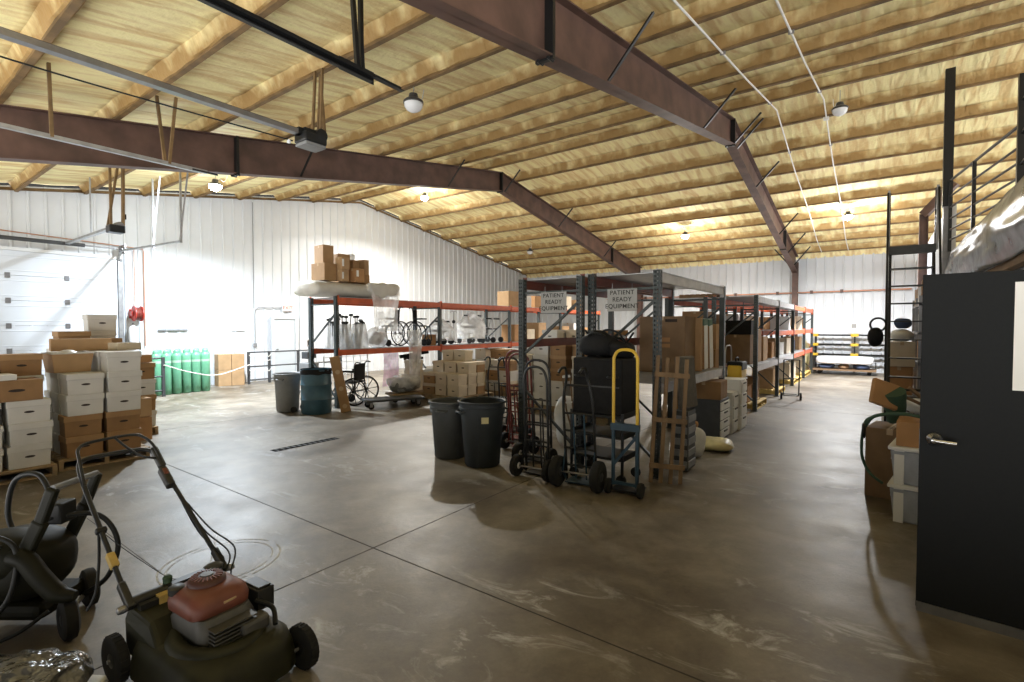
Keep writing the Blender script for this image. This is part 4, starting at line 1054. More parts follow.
# medical stand between the rack and the gable door
ms = thing('monitor_stand', 'grey wheeled medical stand with boxes behind the orange rack end post', 'stand', (7.35, 11.9, 0), R(20))
for k in range(5):
    a = k*2*PI/5; MB().tube([(0, 0, .09), (.26*math.cos(a), .26*math.sin(a), .07)], .018, 8).build('foot', 'mid_grey', ms, True)
    MB().lathe([(.01, -.015), (.035, -.015), (.035, .015), (.01, .015)], 14, (.26*math.cos(a), .26*math.sin(a), .035), 'X').build('caster', 'black', ms, True)
MB().cyl((0, 0, .08), (0, 0, 1.30), .02, n=12).build('pole', 'steel', ms, True)
MB().box(-.20, .20, -.15, .15, .52, .80).build('pump_box', 'mid_grey', ms, bevel=.02)
MB().box(-.17, .17, -.10, .10, .90, 1.08).build('control_box', 'dark_grey', ms, bevel=.02)
MB().box(-.14, .14, -.06, .06, 1.22, 1.40).build('monitor', 'label_white', ms, bevel=.015)
MB().box(-.11, .11, -.064, -.058, 1.25, 1.37).build('screen', 'black', ms)
MB().tube(curve([(.2, 0, .6), (.34, .05, .5), (.3, .1, .3), (.1, .15, .2)], 6), .012, 8).build('hose', 'mid_grey', ms, True)
# ================================================================== racks in the middle
AX, AY0, AY1 = 5.42, 2.94, 3.80
rk = thing('pallet_rack', 'dark grey end rack with brown beams and the left ready equipment sign', 'rack', (0, 0, 0))
for x in (AX, 8.12): upright(rk, x, AY0, AY1, 2.34, 'post_dark', x < 6, ((1.36, 2.02, -1), (.2, .9, 1)), (2.16,))
for z in (2.27, 1.50):
    for y in (AY0-.0, AY1): beam(rk, (AX+.045, y, z), (8.12-.045, y, z), 'darkred', .11)
for k in range(3):
    MB().box(AX+.06+k*.86, AX+.90+k*.86, AY0-.02, AY1+.02, 2.327, 2.336).build('shelf_deck', 'galv', rk)
BY0, BY1 = 2.03, 2.85
rk = thing('pallet_rack', 'dark grey end rack with pale aisle beam and the right ready equipment sign', 'rack', (0, 0, 0))
for x in (5.55, 8.45): upright(rk, x, BY0, BY1, 2.36, 'post_dark', x < 6, ((1.36, 2.02, -1), (.2, .9, 1)), (2.16,))
for z in (2.28, 1.0):
    beam(rk, (5.595, BY0, z), (8.405, BY0, z), 'beam_grey', .11); beam(rk, (5.595, BY1, z), (8.405, BY1, z), 'darkred' if z > 2 else 'beam_grey', .11)
    for k in range(3): MB().box(5.62+k*.92, 6.52+k*.92, BY0-.03, BY1+.03, z+.057, z+.066).build('shelf_deck', 'galv', rk)
def ready_sign(x, y, z, label, rx):
    s = thing('sign', label, 'sign', (x, y, z), R(-90)+R(3), 'patient ready equipment signs')
    MB().box(-.18, .18, -.004, .004, -.13, .13).build('board', 'sign_grey', s)
    text('lettering', 'PATIENT\nREADY\nEQUIPMENT', .071, s, (0, -.006, .006), (PI/2, 0, 0), 'ink', .001, 1.12)
    for dx in (-.12, .12): MB().cyl((dx, 0, .13), (dx, 0, .20), .003, n=5).build('wire', 'steel', s)
    return s
pp = atX(553.5, 302.5, AX-.06); ready_sign(AX-.06, pp.y, pp.z, 'grey sign lettered patient ready equipment hanging left of the thick middle post', 0)
pp = atX(622, 300, AX+.06); ready_sign(AX+.06, pp.y, pp.z, 'grey sign lettered patient ready equipment hanging right of the thick middle post', 0)

# contents of the right hand end rack
Z1 = 1.067
bigc = carton(7.25, 2.50, Z1, .48, .66, .80, 'large upright brown carton with reddish print on the end rack shelf', 'kraft', 0)
for y0, y1, z0, z1 in ((-.12, .10, .44, .50), (-.12, .06, .36, .41)): MB().box(-.242, -.239, y0, y1, z0, z1).build('printed_mark', 'card_orange', bigc)
MB().box(-.242, -.239, -.22, -.05, .72, .76).build('printed_mark', 'handhole', bigc)
carton(7.56, 2.46, Z1, .09, .72, .78, 'flat tall carton standing beside the large upright brown carton', 'card3', 0, tape=False)
for i, (x, y, lean) in enumerate([(7.86, 2.24, -4), (8.16, 2.24, -6)]):
    t = thing('tall_carton', ['tall brown carton with green top leaning on the rack shelf, nearer of two', 'tall brown carton with green top leaning by the rack post, farther of two'][i], 'box', (x, y, Z1+.016), 0, None, (0, R(lean), 0))
    MB().box(-.09, .09, -.13, .13, 0, .66).build('body', 'card', t, bevel=.004)
    MB().box(-.092, .092, -.132, .132, .66, .76).build('top_cap', 'green_cap', t, bevel=.004)
    MB().box(-.0925, .0925, -.1315, -.128, .0, .66).build('edge_tape', 'label_white', t)
du = thing('drawer_unit', 'pale grey slatted drawer unit behind the wooden frame, carrying a padded panel', 'drawers', (6.10, 1.885, 0))
MB().box(-.15, .15, -.085, .085, .02, .72).build('carcass', 'dark_grey', du)
for k in range(5): MB().box(-.165, -.15, -.08, .08, .05+k*.134, .13+k*.134).build('drawer', 'mid_grey', du, bevel=.004)
for k in range(5): MB().box(-.145, .145, -.097, -.085, .05+k*.134, .13+k*.134).build('side_slat', 'mid_grey', du, bevel=.004)
pn = thing('seat_back', 'grey padded seat back panel standing on the slatted drawer unit', 'seat back', (6.12, 1.875, .721), R(-10))
MB().obox((0, 0, .33), (.42, .06, .63), (R(-5), 0, 0)).build('padding', 'fabric_grey', pn, bevel=.028)
MB().obox((0, .042, .31), (.06, .02, .60), (R(-5), 0, 0)).build('back_bar', 'black_metal', pn)
# black cart with equipment
ct = thing('utility_cart', 'black two-shelf utility cart standing before the end rack, loaded with dark boxes', 'cart', (5.24, 2.52, 0), 0)
for z in (.26, .50, .72): MB().box(-.23, .23, -.32, .32, z, z+.03).box(-.23, .23, -.32, -.31, z, z+.06).box(-.23, .23, .31, .32, z, z+.06).build('shelf', 'black', ct, bevel=.004)
for sx in (-1, 1):
    for sy in (-1, 1):
        MB().bar((sx*.22, sy*.31, .10), (sx*.22, sy*.31, .78), .025, .025).build('post', 'black_metal', ct)
        MB().lathe([(.015, -.018), (.055, -.016), (.055, .016), (.015, .018)], 16, (sx*.20, sy*.29, .056), 'X').build('caster', 'rubber', ct, True)
eq = thing('equipment_case', 'large dark equipment case on the black utility cart', 'case', (5.24, 2.52, .752), 0)
MB().box(-.22, .22, -.30, .30, 0, .62).build('shell', 'black_soft', eq, bevel=.02)
MB().box(-.224, -.218, -.27, .27, .30, .315).build('seam', 'dark_grey', eq)
for s in (-1, 1): MB().tube(curve([(-.22, s*.2-.06, .42), (-.25, s*.2-.05, .42), (-.25, s*.2+.05, .42), (-.22, s*.2+.06, .42)], 4), .01, 8).build('handle', 'black_metal', eq, True)
bg_ = thing('hose_bundle', 'tangled black hoses and bags piled on the dark equipment case', 'hoses', (5.24, 2.52, 1.373))
MB().blob((.02, .08, .14), (.17, .22, .15), 2.3, .16, 5, 3, flat=.93).build('bag', 'black_soft', bg_, True)
MB().blob((.02, -.18, .09), (.16, .14, .10), 2.3, .16, 6, 6, flat=.9).build('bag', 'black_soft', bg_, True)
for k in range(4):
    rr = random.Random(k)
    pts = [(rr.uniform(-.15, .15), -.28+.14*j, .08+.17*math.sin(j*1.1+k)**2+.03*k) for j in range(5)]
    MB().tube(curve(pts, 6), .013, 8).build('hose', 'black' if k != 1 else 'mid_grey', bg_, True)
# wooden slatted panel leaning
sl = thing('wooden_frame', 'wooden frame of four upright slats leaning against the end rack', 'frame', (5.40, 1.86, 0), 0, None, (R(-6), R(4), R(-60)))
for k in range(4):
    MB().box(-.19+k*.105, -.148+k*.105, -.012, .012, 0, 1.40-.02*(k % 2)).build('slat', 'wood', sl, bevel=.003)
for z in (.16, .66, 1.16): MB().box(-.20, .18, -.034, -.012, z, z+.055).build('cross_bar', 'wood', sl, bevel=.003)
# bags and cabinets
o = MB().blob((6.72, 1.96, .20), (.13, .15, .20), 2.6, .10, 6, 2, flat=.98).build('plastic_bag', 'cloth_white', smooth=True); tag(o, 'full white plastic bag on the floor between slats and dark drawer cabinet', 'bag')
MB().blob((6.72, 1.96, .42), (.05, .06, .06), 2.2, .15, 9, 5).build('knot', 'card_orange', o, True)
o = MB().blob((7.30, 1.88, .085), (.24, .26, .09), 2.3, .16, 6, 7, flat=.95).build('plastic_bag', 'yellowish_bag', smooth=True); tag(o, 'flat yellowish clear bag lying on the floor before the dark drawer cabinet', 'bag')
def cabinet(x0, x1, y0, y1, h, body, front, n, label):
    t = thing('drawer_cabinet', label, 'cabinet', ((x0+x1)/2, (y0+y1)/2, 0)); w = (x1-x0)/2; d = (y1-y0)/2
    MB().box(-w, w, -d, d, .0, h).build('body', body, t, bevel=.005)
    for k in range(n):
        z0 = .04+k*(h-.06)/n; z1 = z0+(h-.06)/n-.02
        dr = MB().box(-w+.012, w-.012, -d-.018, -d, z0, z1).build('drawer', front, t, bevel=.003)
        MB().box(-.09, .09, -d-.030, -d-.018, z1-.035, z1-.015).build('handle', 'dark_grey', dr)
    return t
cabinet(7.84, 8.38, 1.90, 2.46, .62, 'dark_grey', 'label_white', 4, 'dark drawer cabinet with pale drawers under the brown carton')
cabinet(8.54, 8.88, 1.88, 2.44, .66, 'label_white', 'label_white', 3, 'low white drawer cabinet between the dark one and the rack post')
cabinet(8.91, 9.33, 1.84, 2.36, .84, 'label_white', 'label_white', 4, 'taller white drawer cabinet nearest the aisle beyond the rack post')
carton(8.10, 2.16, .621, .50, .50, .27, 'plain brown carton on the dark drawer cabinet', 'card2', R(3))
# gap between the racks
pallet(9.36, 2.42, 1.5, .95, 'wooden pallet under the cartons between the two aisle racks')
for i, (x, y, z, w_, d_, h_, k_, lb) in enumerate([(9.66, 2.80, 0, .55, .6, .62, 'card', 'lower brown carton at the left of the stack between the racks'), (10.40, 2.80, 0, .6, .6, .60, 'kraft', 'lower brown carton at the right of the stack between the racks'),
      (9.66, 2.80, .625, .5, .55, .55, 'card2', 'middle brown carton at the left of the stack between the racks'), (10.40, 2.80, .605, .6, .55, .55, 'card', 'middle brown carton at the right of the stack between the racks'),
      (9.66, 2.80, 1.18, .5, .5, .45, 'card', 'top left carton of the stack between the racks'), (10.38, 2.80, 1.16, .6, .5, .48, 'card3', 'top right carton of the stack between the racks')]):
    carton(x, y, PZ+z, w_, d_, h_, lb, k_, R(random.uniform(-4, 4)))
tb = thing('tool_case', 'yellow case with black handle on a stool between cabinet and rack', 'tool case', (9.66, 2.06, .80))
MB().box(-.22, .22, -.12, .12, 0, .24).build('case', 'yellow', tb, bevel=.03)
MB().box(-.20, .20, -.13, .13, .15, .30).build('lid', 'black', tb, bevel=.02)
MB().tube(curve([(-.1, 0, .30), (-.09, 0, .36), (.09, 0, .36), (.1, 0, .30)], 4), .014, 8).build('handle', 'black', tb, True)
st = thing('step_stool', 'grey metal step stool carrying the yellow case', 'stool', (9.66, 2.08, 0))
MB().box(-.24, .24, -.15, .15, .77, .799).build('top', 'galv', st, bevel=.005)
for sx in (-1, 1):
    for sy in (-1, 1): MB().bar((sx*.23, sy*.11, 0), (sx*.20, sy*.12, .77), .03, .03).build('leg', 'galv', st)
MB().tube(curve([(-.22, .13, .78), (-.22, .13, 1.30), (0, .13, 1.38), (.22, .13, 1.30), (.22, .13, .78)], 5), .013, 8).build('hoop', 'galv', st, True)

# ---- racks along the aisle
RX2 = [11.15, 13.85, 16.55, 19.25, 21.6]
rk = thing('pallet_rack', 'aisle rack with grey near beams and orange far beams beyond the white cabinets', 'rack', (0, 0, 0))
for x in RX2: upright(rk, x, BY0, BY1, 2.36, 'post' if x < 12 else 'post_dark', x < 12, ((1.36, 2.02, -1), (.2, .9, 1)), (2.16,))
for i, (a, b) in enumerate(zip(RX2[:-1], RX2[1:])):
    for z in ((2.28, .86) if i < 1 else (2.28, 1.56, .86)):
        mt = 'beam_grey' if i < 2 and z != 1.56 else 'orange'
        beam(rk, (a+.045, BY0, z), (b-.045, BY0, z), mt, .12); beam(rk, (a+.045, BY1, z), (b-.045, BY1, z), 'orange', .12)
        for k in range(3):
            x0 = a+.06+k*(b-a-.1)/3; MB().box(x0, x0+(b-a-.1)/3-.03, BY0-.02, BY1+.02, z+.061, z+.070).build('shelf_deck', 'galv', rk)
rk = thing('pallet_rack', 'orange-beamed rack standing back to back with the aisle rack', 'rack', (0, 0, 0))
CY0, CY1 = 3.02, 3.86
for x in RX2: upright(rk, x, CY0, CY1, 2.36, 'post_dark', False, ((1.36, 2.02, -1),), (2.16,))
for a, b in zip(RX2[:-1], RX2[1:]):
    for z in (2.28, 1.50):
        beam(rk, (a+.045, CY0, z), (b-.045, CY0, z), 'orange', .12); beam(rk, (a+.045, CY1, z), (b-.045, CY1, z), 'orange', .12)
        MB().box(a+.06, b-.06, CY0-.02, CY1+.02, z+.061, z+.070).build('shelf_deck', 'galv', rk)
pallet(12.0, 3.02, 1.15, .84, 'empty wooden pallet on top of the back to back rack, nearer one', material='kraft', z=2.351)
pallet(14.3, 3.02, 1.25, .84, 'empty wooden pallet on top of the back to back rack, farther one', material='kraft', z=2.351)
ZS = .931
aisle = [(11.65, .55, .6, .62, 'kraft', 'dark brown carton on the shelf by the first aisle rack post'), (12.30, .55, .55, .72, 'card2', 'tall brown carton on the first aisle rack shelf'), (12.98, .6, .6, .56, 'card', 'brown carton on the first aisle rack shelf, third along'),
         (14.3, .5, .5, .40, 'card_orange', 'orange-brown carton on the second bay shelf of the aisle rack'), (15.0, .55, .5, .48, 'card3', 'tan carton in the middle of the second aisle bay'), (15.8, .5, .5, .35, 'white_box', 'white carton at the end of the second aisle bay'),
         (17.1, .6, .5, .45, 'cream_box', 'cream carton on the third bay shelf of the aisle rack'), (18.0, .5, .5, .40, 'card', 'brown carton on the third bay shelf of the aisle rack'), (18.75, .4, .4, .35, 'blue_cloth', 'blue carton on the third bay shelf of the aisle rack'),
         (19.9, .5, .5, .45, 'card3', 'tan carton on the last aisle bay shelf'), (20.8, .6, .5, .40, 'white_box', 'white carton on the last aisle bay shelf')]
for x, w_, d_, h_, k_, lb in aisle: carton(x, 2.45, ZS, w_, d_, h_, lb, k_, R(random.uniform(-5, 5)))
carton(11.62, 2.42, ZS+.623, .5, .5, .30, 'black topped low carton on the dark brown carton by the aisle rack post', 'black_soft', R(2), tape=False)
pallet(11.26, 2.02, 1.15, .9, 'yellowish wooden pallet on the floor under the first aisle bay', material='yellow_wood')
pallet(14.0, 2.02, 1.15, .9, 'yellowish wooden pallet under the second aisle bay', material='yellow_wood')
pallet(16.8, 2.02, 1.9, .9, 'long yellowish pallet under the third aisle bay', material='yellow_wood')
pallet(19.5, 2.02, 1.9, .9, 'long yellowish pallet under the last aisle bay', material='yellow_wood')
for i, (x, w_, d_, h_, k_, lb) in enumerate([(11.54, .38, .42, .34, 'card_orange', 'open topped orange-brown carton on the pallet at the first aisle post'), (12.16, .40, .5, .48, 'card2', 'tilted dark brown carton on the first aisle pallet'),
      (14.5, .55, .5, .5, 'card3', 'tan carton on the second aisle pallet'), (17.4, .8, .6, .5, 'cream_box', 'cream carton on the third aisle pallet'), (20.2, .8, .6, .52, 'cream_box', 'cream carton on the last aisle pallet')]):
    carton(x, 2.42, PZ, w_, d_, h_, lb, k_, R(random.uniform(-6, 6)), open_=(i == 0))
for i, (x, h_, k_) in enumerate([(17.2, .4, 'white_box'), (18.4, .42, 'card3'), (20.1, .45, 'cream_box'), (20.9, .38, 'card_orange')]):
    carton(x, 2.45, 1.631, .6, .5, h_, f"{['white', 'tan', 'cream', 'orange-brown'][i]} carton on the upper orange shelf of the far aisle bays", k_, R(4))
for i, (x, h_, k_) in enumerate([(12.0, .5, 'card'), (13.0, .45, 'card3'), (15.0, .5, 'white_box'), (17.5, .5, 'cream_box'), (20.2, .5, 'card')]):
    carton(x, 3.42, 1.571, .7, .55, h_, f"{['brown', 'tan', 'white', 'cream', 'large brown'][i]} carton on the shelf of the back to back rack, {['first', 'second', 'third', 'fourth', 'fifth'][i]} along", k_, R(4))
# push cart frame in the aisle
pc = thing('hand_cart', 'small black tubular hand cart parked at the aisle rack second post', 'cart', (13.6, 1.70, 0), R(10))
for s in (-1, 1): MB().tube(curve([(-.35, s*.16, .95), (-.28, s*.16, .55), (-.2, s*.16, .15), (.0, s*.16, .07), (.35, s*.16, .07)], 5), .014, 8).build('side_tube', 'black_metal', pc, True)
for x, z in ((-.35, .95), (-.27, .5), (0, .07), (.3, .07)): MB().cyl((x, -.16, z), (x, .16, z), .012, n=8).build('cross_tube', 'black_metal', pc, True)
for s in (-1, 1): MB().lathe([(.02, -.02), (.085, -.02), (.085, .02), (.02, .02)], 18, (-.2, s*.20, .086), 'Y').build('wheel', 'rubber', pc, True)

# ---- white file boxes on pallets seen through the left end rack
pallet(8.52, 4.95, 1.2, 1.2, 'wooden pallet under the tall white box block left of the end rack')
pallet(8.58, 3.98, 1.2, .9, 'wooden pallet under the box block seen through the end rack')
def wall_of(x0, y0, nx, ny, hts, kinds, where, seed):
    rnd = random.Random(seed); cn = ['left', 'middle', 'right', 'end']; rn = ['front', 'second', 'third']
    for j in range(ny):
        for i in range(nx):
            n = hts[j][i]
            for k in range(n):
                kd = rnd.choice(kinds)
                fbox(x0+j*.32+rnd.uniform(-.006, .006), y0-i*.395+rnd.uniform(-.006, .006), PZ+k*(BH+.001), kd, f"{kd} file box, {ORD[k] if k < n-1 else 'top one'} of {rn[j]} row's {cn[i]} column {where}", None, PI/2+R(rnd.uniform(-2, 2)))
wall_of(8.70, 5.94, 3, 3, [[4, 5, 5], [5, 6, 5], [5, 6, 6]], ['white', 'white', 'cream', 'white', 'brown'], 'left of the end rack', 21)
wall_of(8.76, 4.68, 2, 3, [[5, 4], [6, 5], [6, 6]], ['white', 'white', 'white', 'brown', 'cream'], 'behind the end rack', 22)
cp = thing('aluminium_crutches', 'pair of pale crutches leaning under the end rack beside a white sack', 'crutches', (5.95, 3.20, 0), R(-70), None, (R(-12), R(-6), R(-60)))
for s in (-1, 1):
    MB().tube([(s*.10, 0, .03), (s*.10, 0, .35), (s*.10-.045, 0, .62), (s*.10-.05, 0, 1.05), (s*.10+.05, 0, 1.05), (s*.10+.045, 0, .62), (s*.10, 0, .35)], .012, 8).build('crutch_frame', 'wood', cp, True)
    MB().box(s*.10-.055, s*.10+.055, -.02, .02, 1.05, 1.09).build('arm_pad', 'label_white', cp, bevel=.01)
    MB().box(s*.10-.045, s*.10+.045, -.012, .012, .70, .725).build('hand_grip', 'label_white', cp)
o = MB().blob((6.20, 3.56, .36), (.13, .20, .36), 2.4, .10, 4, 12, flat=.99).build('white_sack', 'cloth_white', smooth=True); tag(o, 'tall white plastic sack standing on the floor inside the left end rack', 'sack')

# ================================================================== hand trucks
def hand_truck(label, loc, rz, col='truck_red', h=1.30, w=.40, r=.125, lean=8, style='loop', wheelmat='rubber', low=None, hub='label_white', slats=3, group=None):
    t = thing('hand_truck', label, 'hand truck', loc, 0, group, (0, 0, rz)); la = math.tan(R(lean)); hw = w/2
    def P(x, z, o=0): return Vector((x, -z*la+o, z))
    lowc = low or col
    if style == 'loop':
        pts = [P(-hw, .06), P(-hw, h-.30), P(-hw, h-.16), P(-hw*.80, h-.05), P(-hw*.35, h), P(hw*.35, h), P(hw*.80, h-.05), P(hw, h-.16), P(hw, h-.30), P(hw, .06)]
        MB().tube(curve(pts, 5), .015, 10).build('frame_tube', col, t, True)
    else:        # two separate curved grips
        for s in (-1, 1):
            pts = [P(s*hw, .06), P(s*hw, h*.62), P(s*hw*.92, h*.78), P(s*hw*.70, h*.92), P(s*hw*.66, h, -.03), P(s*hw*.66, h+.01, -.12), P(s*hw*.66, h-.03, -.20)]
            MB().tube(curve(pts, 5), .015, 10).build('frame_tube', col, t, True)
        MB().cyl(P(-hw*.8, h*.86), P(hw*.8, h*.86), .013, n=8).build('cross_tube', col, t, True)
    for k in range(slats):
        z = .22+k*(h*.62-.22)/(max(1, slats-1)); MB().tube(curve([P(-hw, z), P(0, z, .02), P(hw, z)], 4), .012, 8).build('cross_tube', col, t, True)
    for x in (-hw*.36, hw*.36): MB().cyl(P(x, .08), P(x, h*.62), .010, n=8).build('inner_bar', lowc, t, True)
    MB().box(-hw-.03, hw+.03, -.005, .22, .015, .025).build('toe_plate', lowc, t, bevel=.002)
    MB().cyl((-hw-.10, -.12, r), (hw+.10, -.12, r), .011, n=10).build('axle', 'steel', t, True)
    for s in (-1, 1):
        MB().bar(P(s*hw, .40), (s*hw, -.12, r), .028, .010, (1, 0, 0)).bar(P(s*hw, .05), (s*hw, -.12, r), .028, .010, (1, 0, 0)).build('wheel_bracket', lowc, t)
        xc = s*(hw+.06); tw = r*.30
        wh = MB().lathe([(r*.52, -tw*.8), (r*.80, -tw), (r*.96, -tw*.7), (r, 0), (r*.96, tw*.7), (r*.80, tw), (r*.52, tw*.8)], 30, (xc, -.12, r), 'X').build('tyre', wheelmat, t, True)
        MB().lathe([(.012, -tw*.9), (r*.30, -tw*.8), (r*.52, -tw*.45), (r*.53, tw*.45), (r*.30, tw*.8), (.012, tw*.9)], 24, (xc, -.12, r), 'X').build('hub', hub, wh, True)
    return t
FACE = R(-90)
hand_truck('red hand truck with looped handle, outermost left of the rack post', (6.14, 4.34, 0), FACE+R(4), 'truck_red', 1.36, .36, .12, 6)
hand_truck('red hand truck with looped handle, nested nearest the rack post', (5.74, 4.00, 0), FACE+R(3), 'truck_red', 1.34, .36, .12, 6)
hand_truck('black hand truck with arched handle just right of the slotted left post', (5.27, 3.43, 0), FACE+R(0), 'black_metal', 1.30, .36, .125, 3)
hand_truck('black hand truck with arched handle, second right of the slotted left post', (4.80, 3.15, 0), FACE+R(3), 'black_metal', 1.26, .30, .125, 3, slats=4)
hand_truck('large black and blue hand truck with fat tyres, nearest the camera', (4.78, 2.57, 0), FACE+R(6), 'black_metal', 1.28, .34, .165, 7, 'grips', 'rubber', 'truck_blue', 'dark_grey', 4)
hand_truck('black hand truck handle showing above the trash cans, left of two', (7.0, 5.40, 0), FACE+R(10), 'black_metal', 1.18, .40, .12, 5, 'grips')
hand_truck('black hand truck with arched handle above the trash cans, beside the red ones', (6.60, 4.84, 0), FACE+R(4), 'black_metal', 1.22, .42, .12, 5)
yc = thing('folding_cart', 'folding cart with yellow loop handle standing before the black utility cart', 'cart', (4.77, 2.07, 0), FACE+R(4))
MB().tube(curve([(-.125, -.0, .66), (-.125, 0, 1.30), (-.115, 0, 1.42), (-.06, 0, 1.48), (.06, 0, 1.48), (.115, 0, 1.42), (.125, 0, 1.30), (.125, 0, .66)], 5), .016, 10).build('handle', 'yellow', yc, True)
for s in (-1, 1):
    MB().tube([(s*.125, 0, .70), (s*.125, 0, .10), (s*.125, .18, .06)], .019, 10).build('leg_tube', 'truck_blue', yc, True)
    MB().lathe([(.015, -.02), (.075, -.02), (.08, 0), (.075, .02), (.015, .02)], 20, (s*.17, -.02, .08), 'X').build('wheel', 'rubber', yc, True)
MB().bar((-.15, 0, .70), (.15, 0, .70), .05, .07).bar((-.125, 0, .30), (.125, 0, .62), .02, .03).bar((-.125, 0, .12), (.125, 0, .12), .03, .03).build('cross_bar', 'truck_blue', yc)
MB().box(-.15, .15, .0, .24, .03, .05).build('toe_plate', 'black_metal', yc, bevel=.003)
# ================================================================== lawn mower in front
mw = thing('lawn_mower', 'dirty olive push mower with faded red engine cover and folding black handle', 'lawn mower', (1.087, 2.643, 0), R(184))
def rrect(hx, y0, y1, r, n=6):
    out = []
    for cx, cy, a0 in ((hx-r, y1-r, 0), (-hx+r, y1-r, PI/2), (-hx+r, y0+r, PI), (hx-r, y0+r, 1.5*PI)):
        out += [(cx+r*math.cos(a0+PI/2*k/n), cy+r*math.sin(a0+PI/2*k/n)) for k in range(n+1)]
    return out
def loft(mb, rings):
    n = len(rings[0]); vs = [p for r_ in rings for p in r_]
    fs = [(i*n+j, i*n+(j+1) % n, (i+1)*n+(j+1) % n, (i+1)*n+j) for i in range(len(rings)-1) for j in range(n)]
    fs += [tuple(range(n-1, -1, -1)), tuple((len(rings)-1)*n+j for j in range(n))]
    return mb.add(vs, fs)
def ring(hx, y0, y1, r, z, tilt=0): return [(x, y, z+tilt*(y-y0)) for x, y in rrect(hx, y0, y1, r)]
m = MB(); loft(m, [ring(.262, -.32, .38, .12, .05), ring(.262, -.32, .38, .12, .09), ring(.252, -.31, .37, .12, .16), ring(.24, -.29, .35, .12, .21), ring(.21, -.25, .31, .11, .235), ring(.17, -.2, .25, .11, .24)])
m.build('deck', 'mower_olive', mw, True)
m = MB()                                   # volute hump running round the deck
pts = [Vector((.17*math.cos(a), .07+.20*math.sin(a), .225)) for a in [R(200)-R(270)*k/20 for k in range(21)]]
m.tube(pts, [.03+.02*k/20 for k in range(21)], 12); m.build('volute', 'mower_olive', mw, True)
m = MB(); loft(m, [[(x, y, z) for x, y, z in ((-.225, -.37, .10), (.225, -.37, .10), (.225, -.02, .10), (-.225, -.02, .10))],
                   [(-.23, -.365, .28), (.23, -.365, .28), (.22, -.02, .215), (-.22, -.02, .215)],
                   [(-.22, -.34, .348), (.22, -.34, .348), (.205, -.15, .315), (-.205, -.15, .315)]])
m.build('rear_housing', 'mower_olive', mw, bevel=.02)
m = MB(); m.tube([(-.235, -.315, .363), (.235, -.315, .363)], .030, 12).box(-.20, .20, -.33, -.25, .335, .362).obox((-.05, -.30, .385), (.22, .05, .018), (0, 0, 0)); m.build('rear_bar', 'mower_black', mw, True)
MB().blob((-.175, -.315, .375), (.055, .04, .032), 2.4, .02).build('bar_cap', 'dark_grey', mw, True)
MB().box(.045, .12, -.335, -.245, .30, .372).build('warning_label', 'yellow_wood', mw)
for sx in (-1, 1):
    for y, r_ in ((.335, .105), (-.335, .112)):
        w_ = MB().lathe([(.055, -.022), (r_*.86, -.026), (r_, -.02), (r_, .02), (r_*.86, .026), (.055, .022)], 32, (sx*.275, y, r_), 'X')
        # tread
        for k in range(26):
            a = 2*PI*k/26; w_.obox((sx*.275, y+r_*math.cos(a), r_+r_*math.sin(a)*.999), (.036, .010, .008), (a+PI/2, 0, 0))
        wo = w_.build('wheel', 'rubber', mw, True)
        MB().lathe([(.008, -.026), (.03, -.024), (.055, -.014), (.060, .0), (.055, .014), (.03, .024), (.008, .026)], 24, (sx*.275, y, r_), 'X').build('hub', 'mower_black', wo, True)
        MB().cyl((sx*.22, y, r_), (sx*.31, y, r_), .010, n=10).build('axle', 'steel', wo, True)
# engine
m = MB(); loft(m, [ring(.12, -.12, .17, .05, .20), ring(.13, -.13, .18, .05, .25), ring(.135, -.14, .18, .05, .32), ring(.12, -.12, .16, .05, .36)]); m.build('engine_block', 'engine_grey', mw, True)
m = MB()
for k in range(6): m.box(-.10, .10, .17, .235, .235+k*.018, .242+k*.018)
m.build('cooling_fins', 'engine_grey', mw)
m = MB().box(-.16, -.02, .17, .25, .24, .31); m.build('muffler', 'engine_grey', mw, bevel=.018)
m = MB(); loft(m, [ring(.125, -.155, .125, .06, .345), ring(.140, -.168, .140, .07, .36), ring(.143, -.170, .145, .075, .395), ring(.132, -.155, .132, .07, .430), ring(.108, -.125, .105, .07, .452), ring(.08, -.09, .07, .06, .460)])
m.build('engine_cover', 'mower_red', mw, True)
m = MB().lathe([(.001, .492), (.04, .491), (.072, .485), (.084, .472), (.086, .452), (.084, .44)], 36, (0.0, -.03, 0)); m.build('fan_shroud', 'mower_dark_red', mw, True)
for k in range(22):
    a = 2*PI*k/22; c_, s_ = math.cos(a), math.sin(a)
    MB().obox((0+.055*c_, -.03+.055*s_, .4895), (.032, .005, .006), (0, R(9), a)).build('grille_bar', 'mower_red', mw)
MB().lathe([(.001, .497), (.028, .496), (.030, .491), (.001, .489)], 24, (0, -.03, 0)).build('shroud_cap', 'engine_grey', mw, True)
MB().obox((-.02, .142, .405), (.06, .006, .010), (R(-12), 0, R(4))).build('cover_stripe', 'tape', mw)
MB().box(-.255, -.165, -.03, .13, .27, .375).box(-.245, -.175, -.02, .12, .375, .385).build('air_filter', 'mower_black', mw, bevel=.014)
MB().lathe([(.001, 0), (.036, 0), (.038, .03), (.03, .036), (.001, .038)], 20, (.105, -.10, .425)).build('fuel_cap', 'mower_black', mw, True)
MB().lathe([(.001, 0), (.02, 0), (.022, .035), (.012, .045), (.001, .045)], 14, (.05, -.325, .385)).build('filler_cap', 'green_strap', mw, True)
MB().tube(curve([(-.16, .12, .33), (-.20, .20, .30), (-.17, .27, .25)], 5), .012, 8).build('fuel_hose', 'black', mw, True)
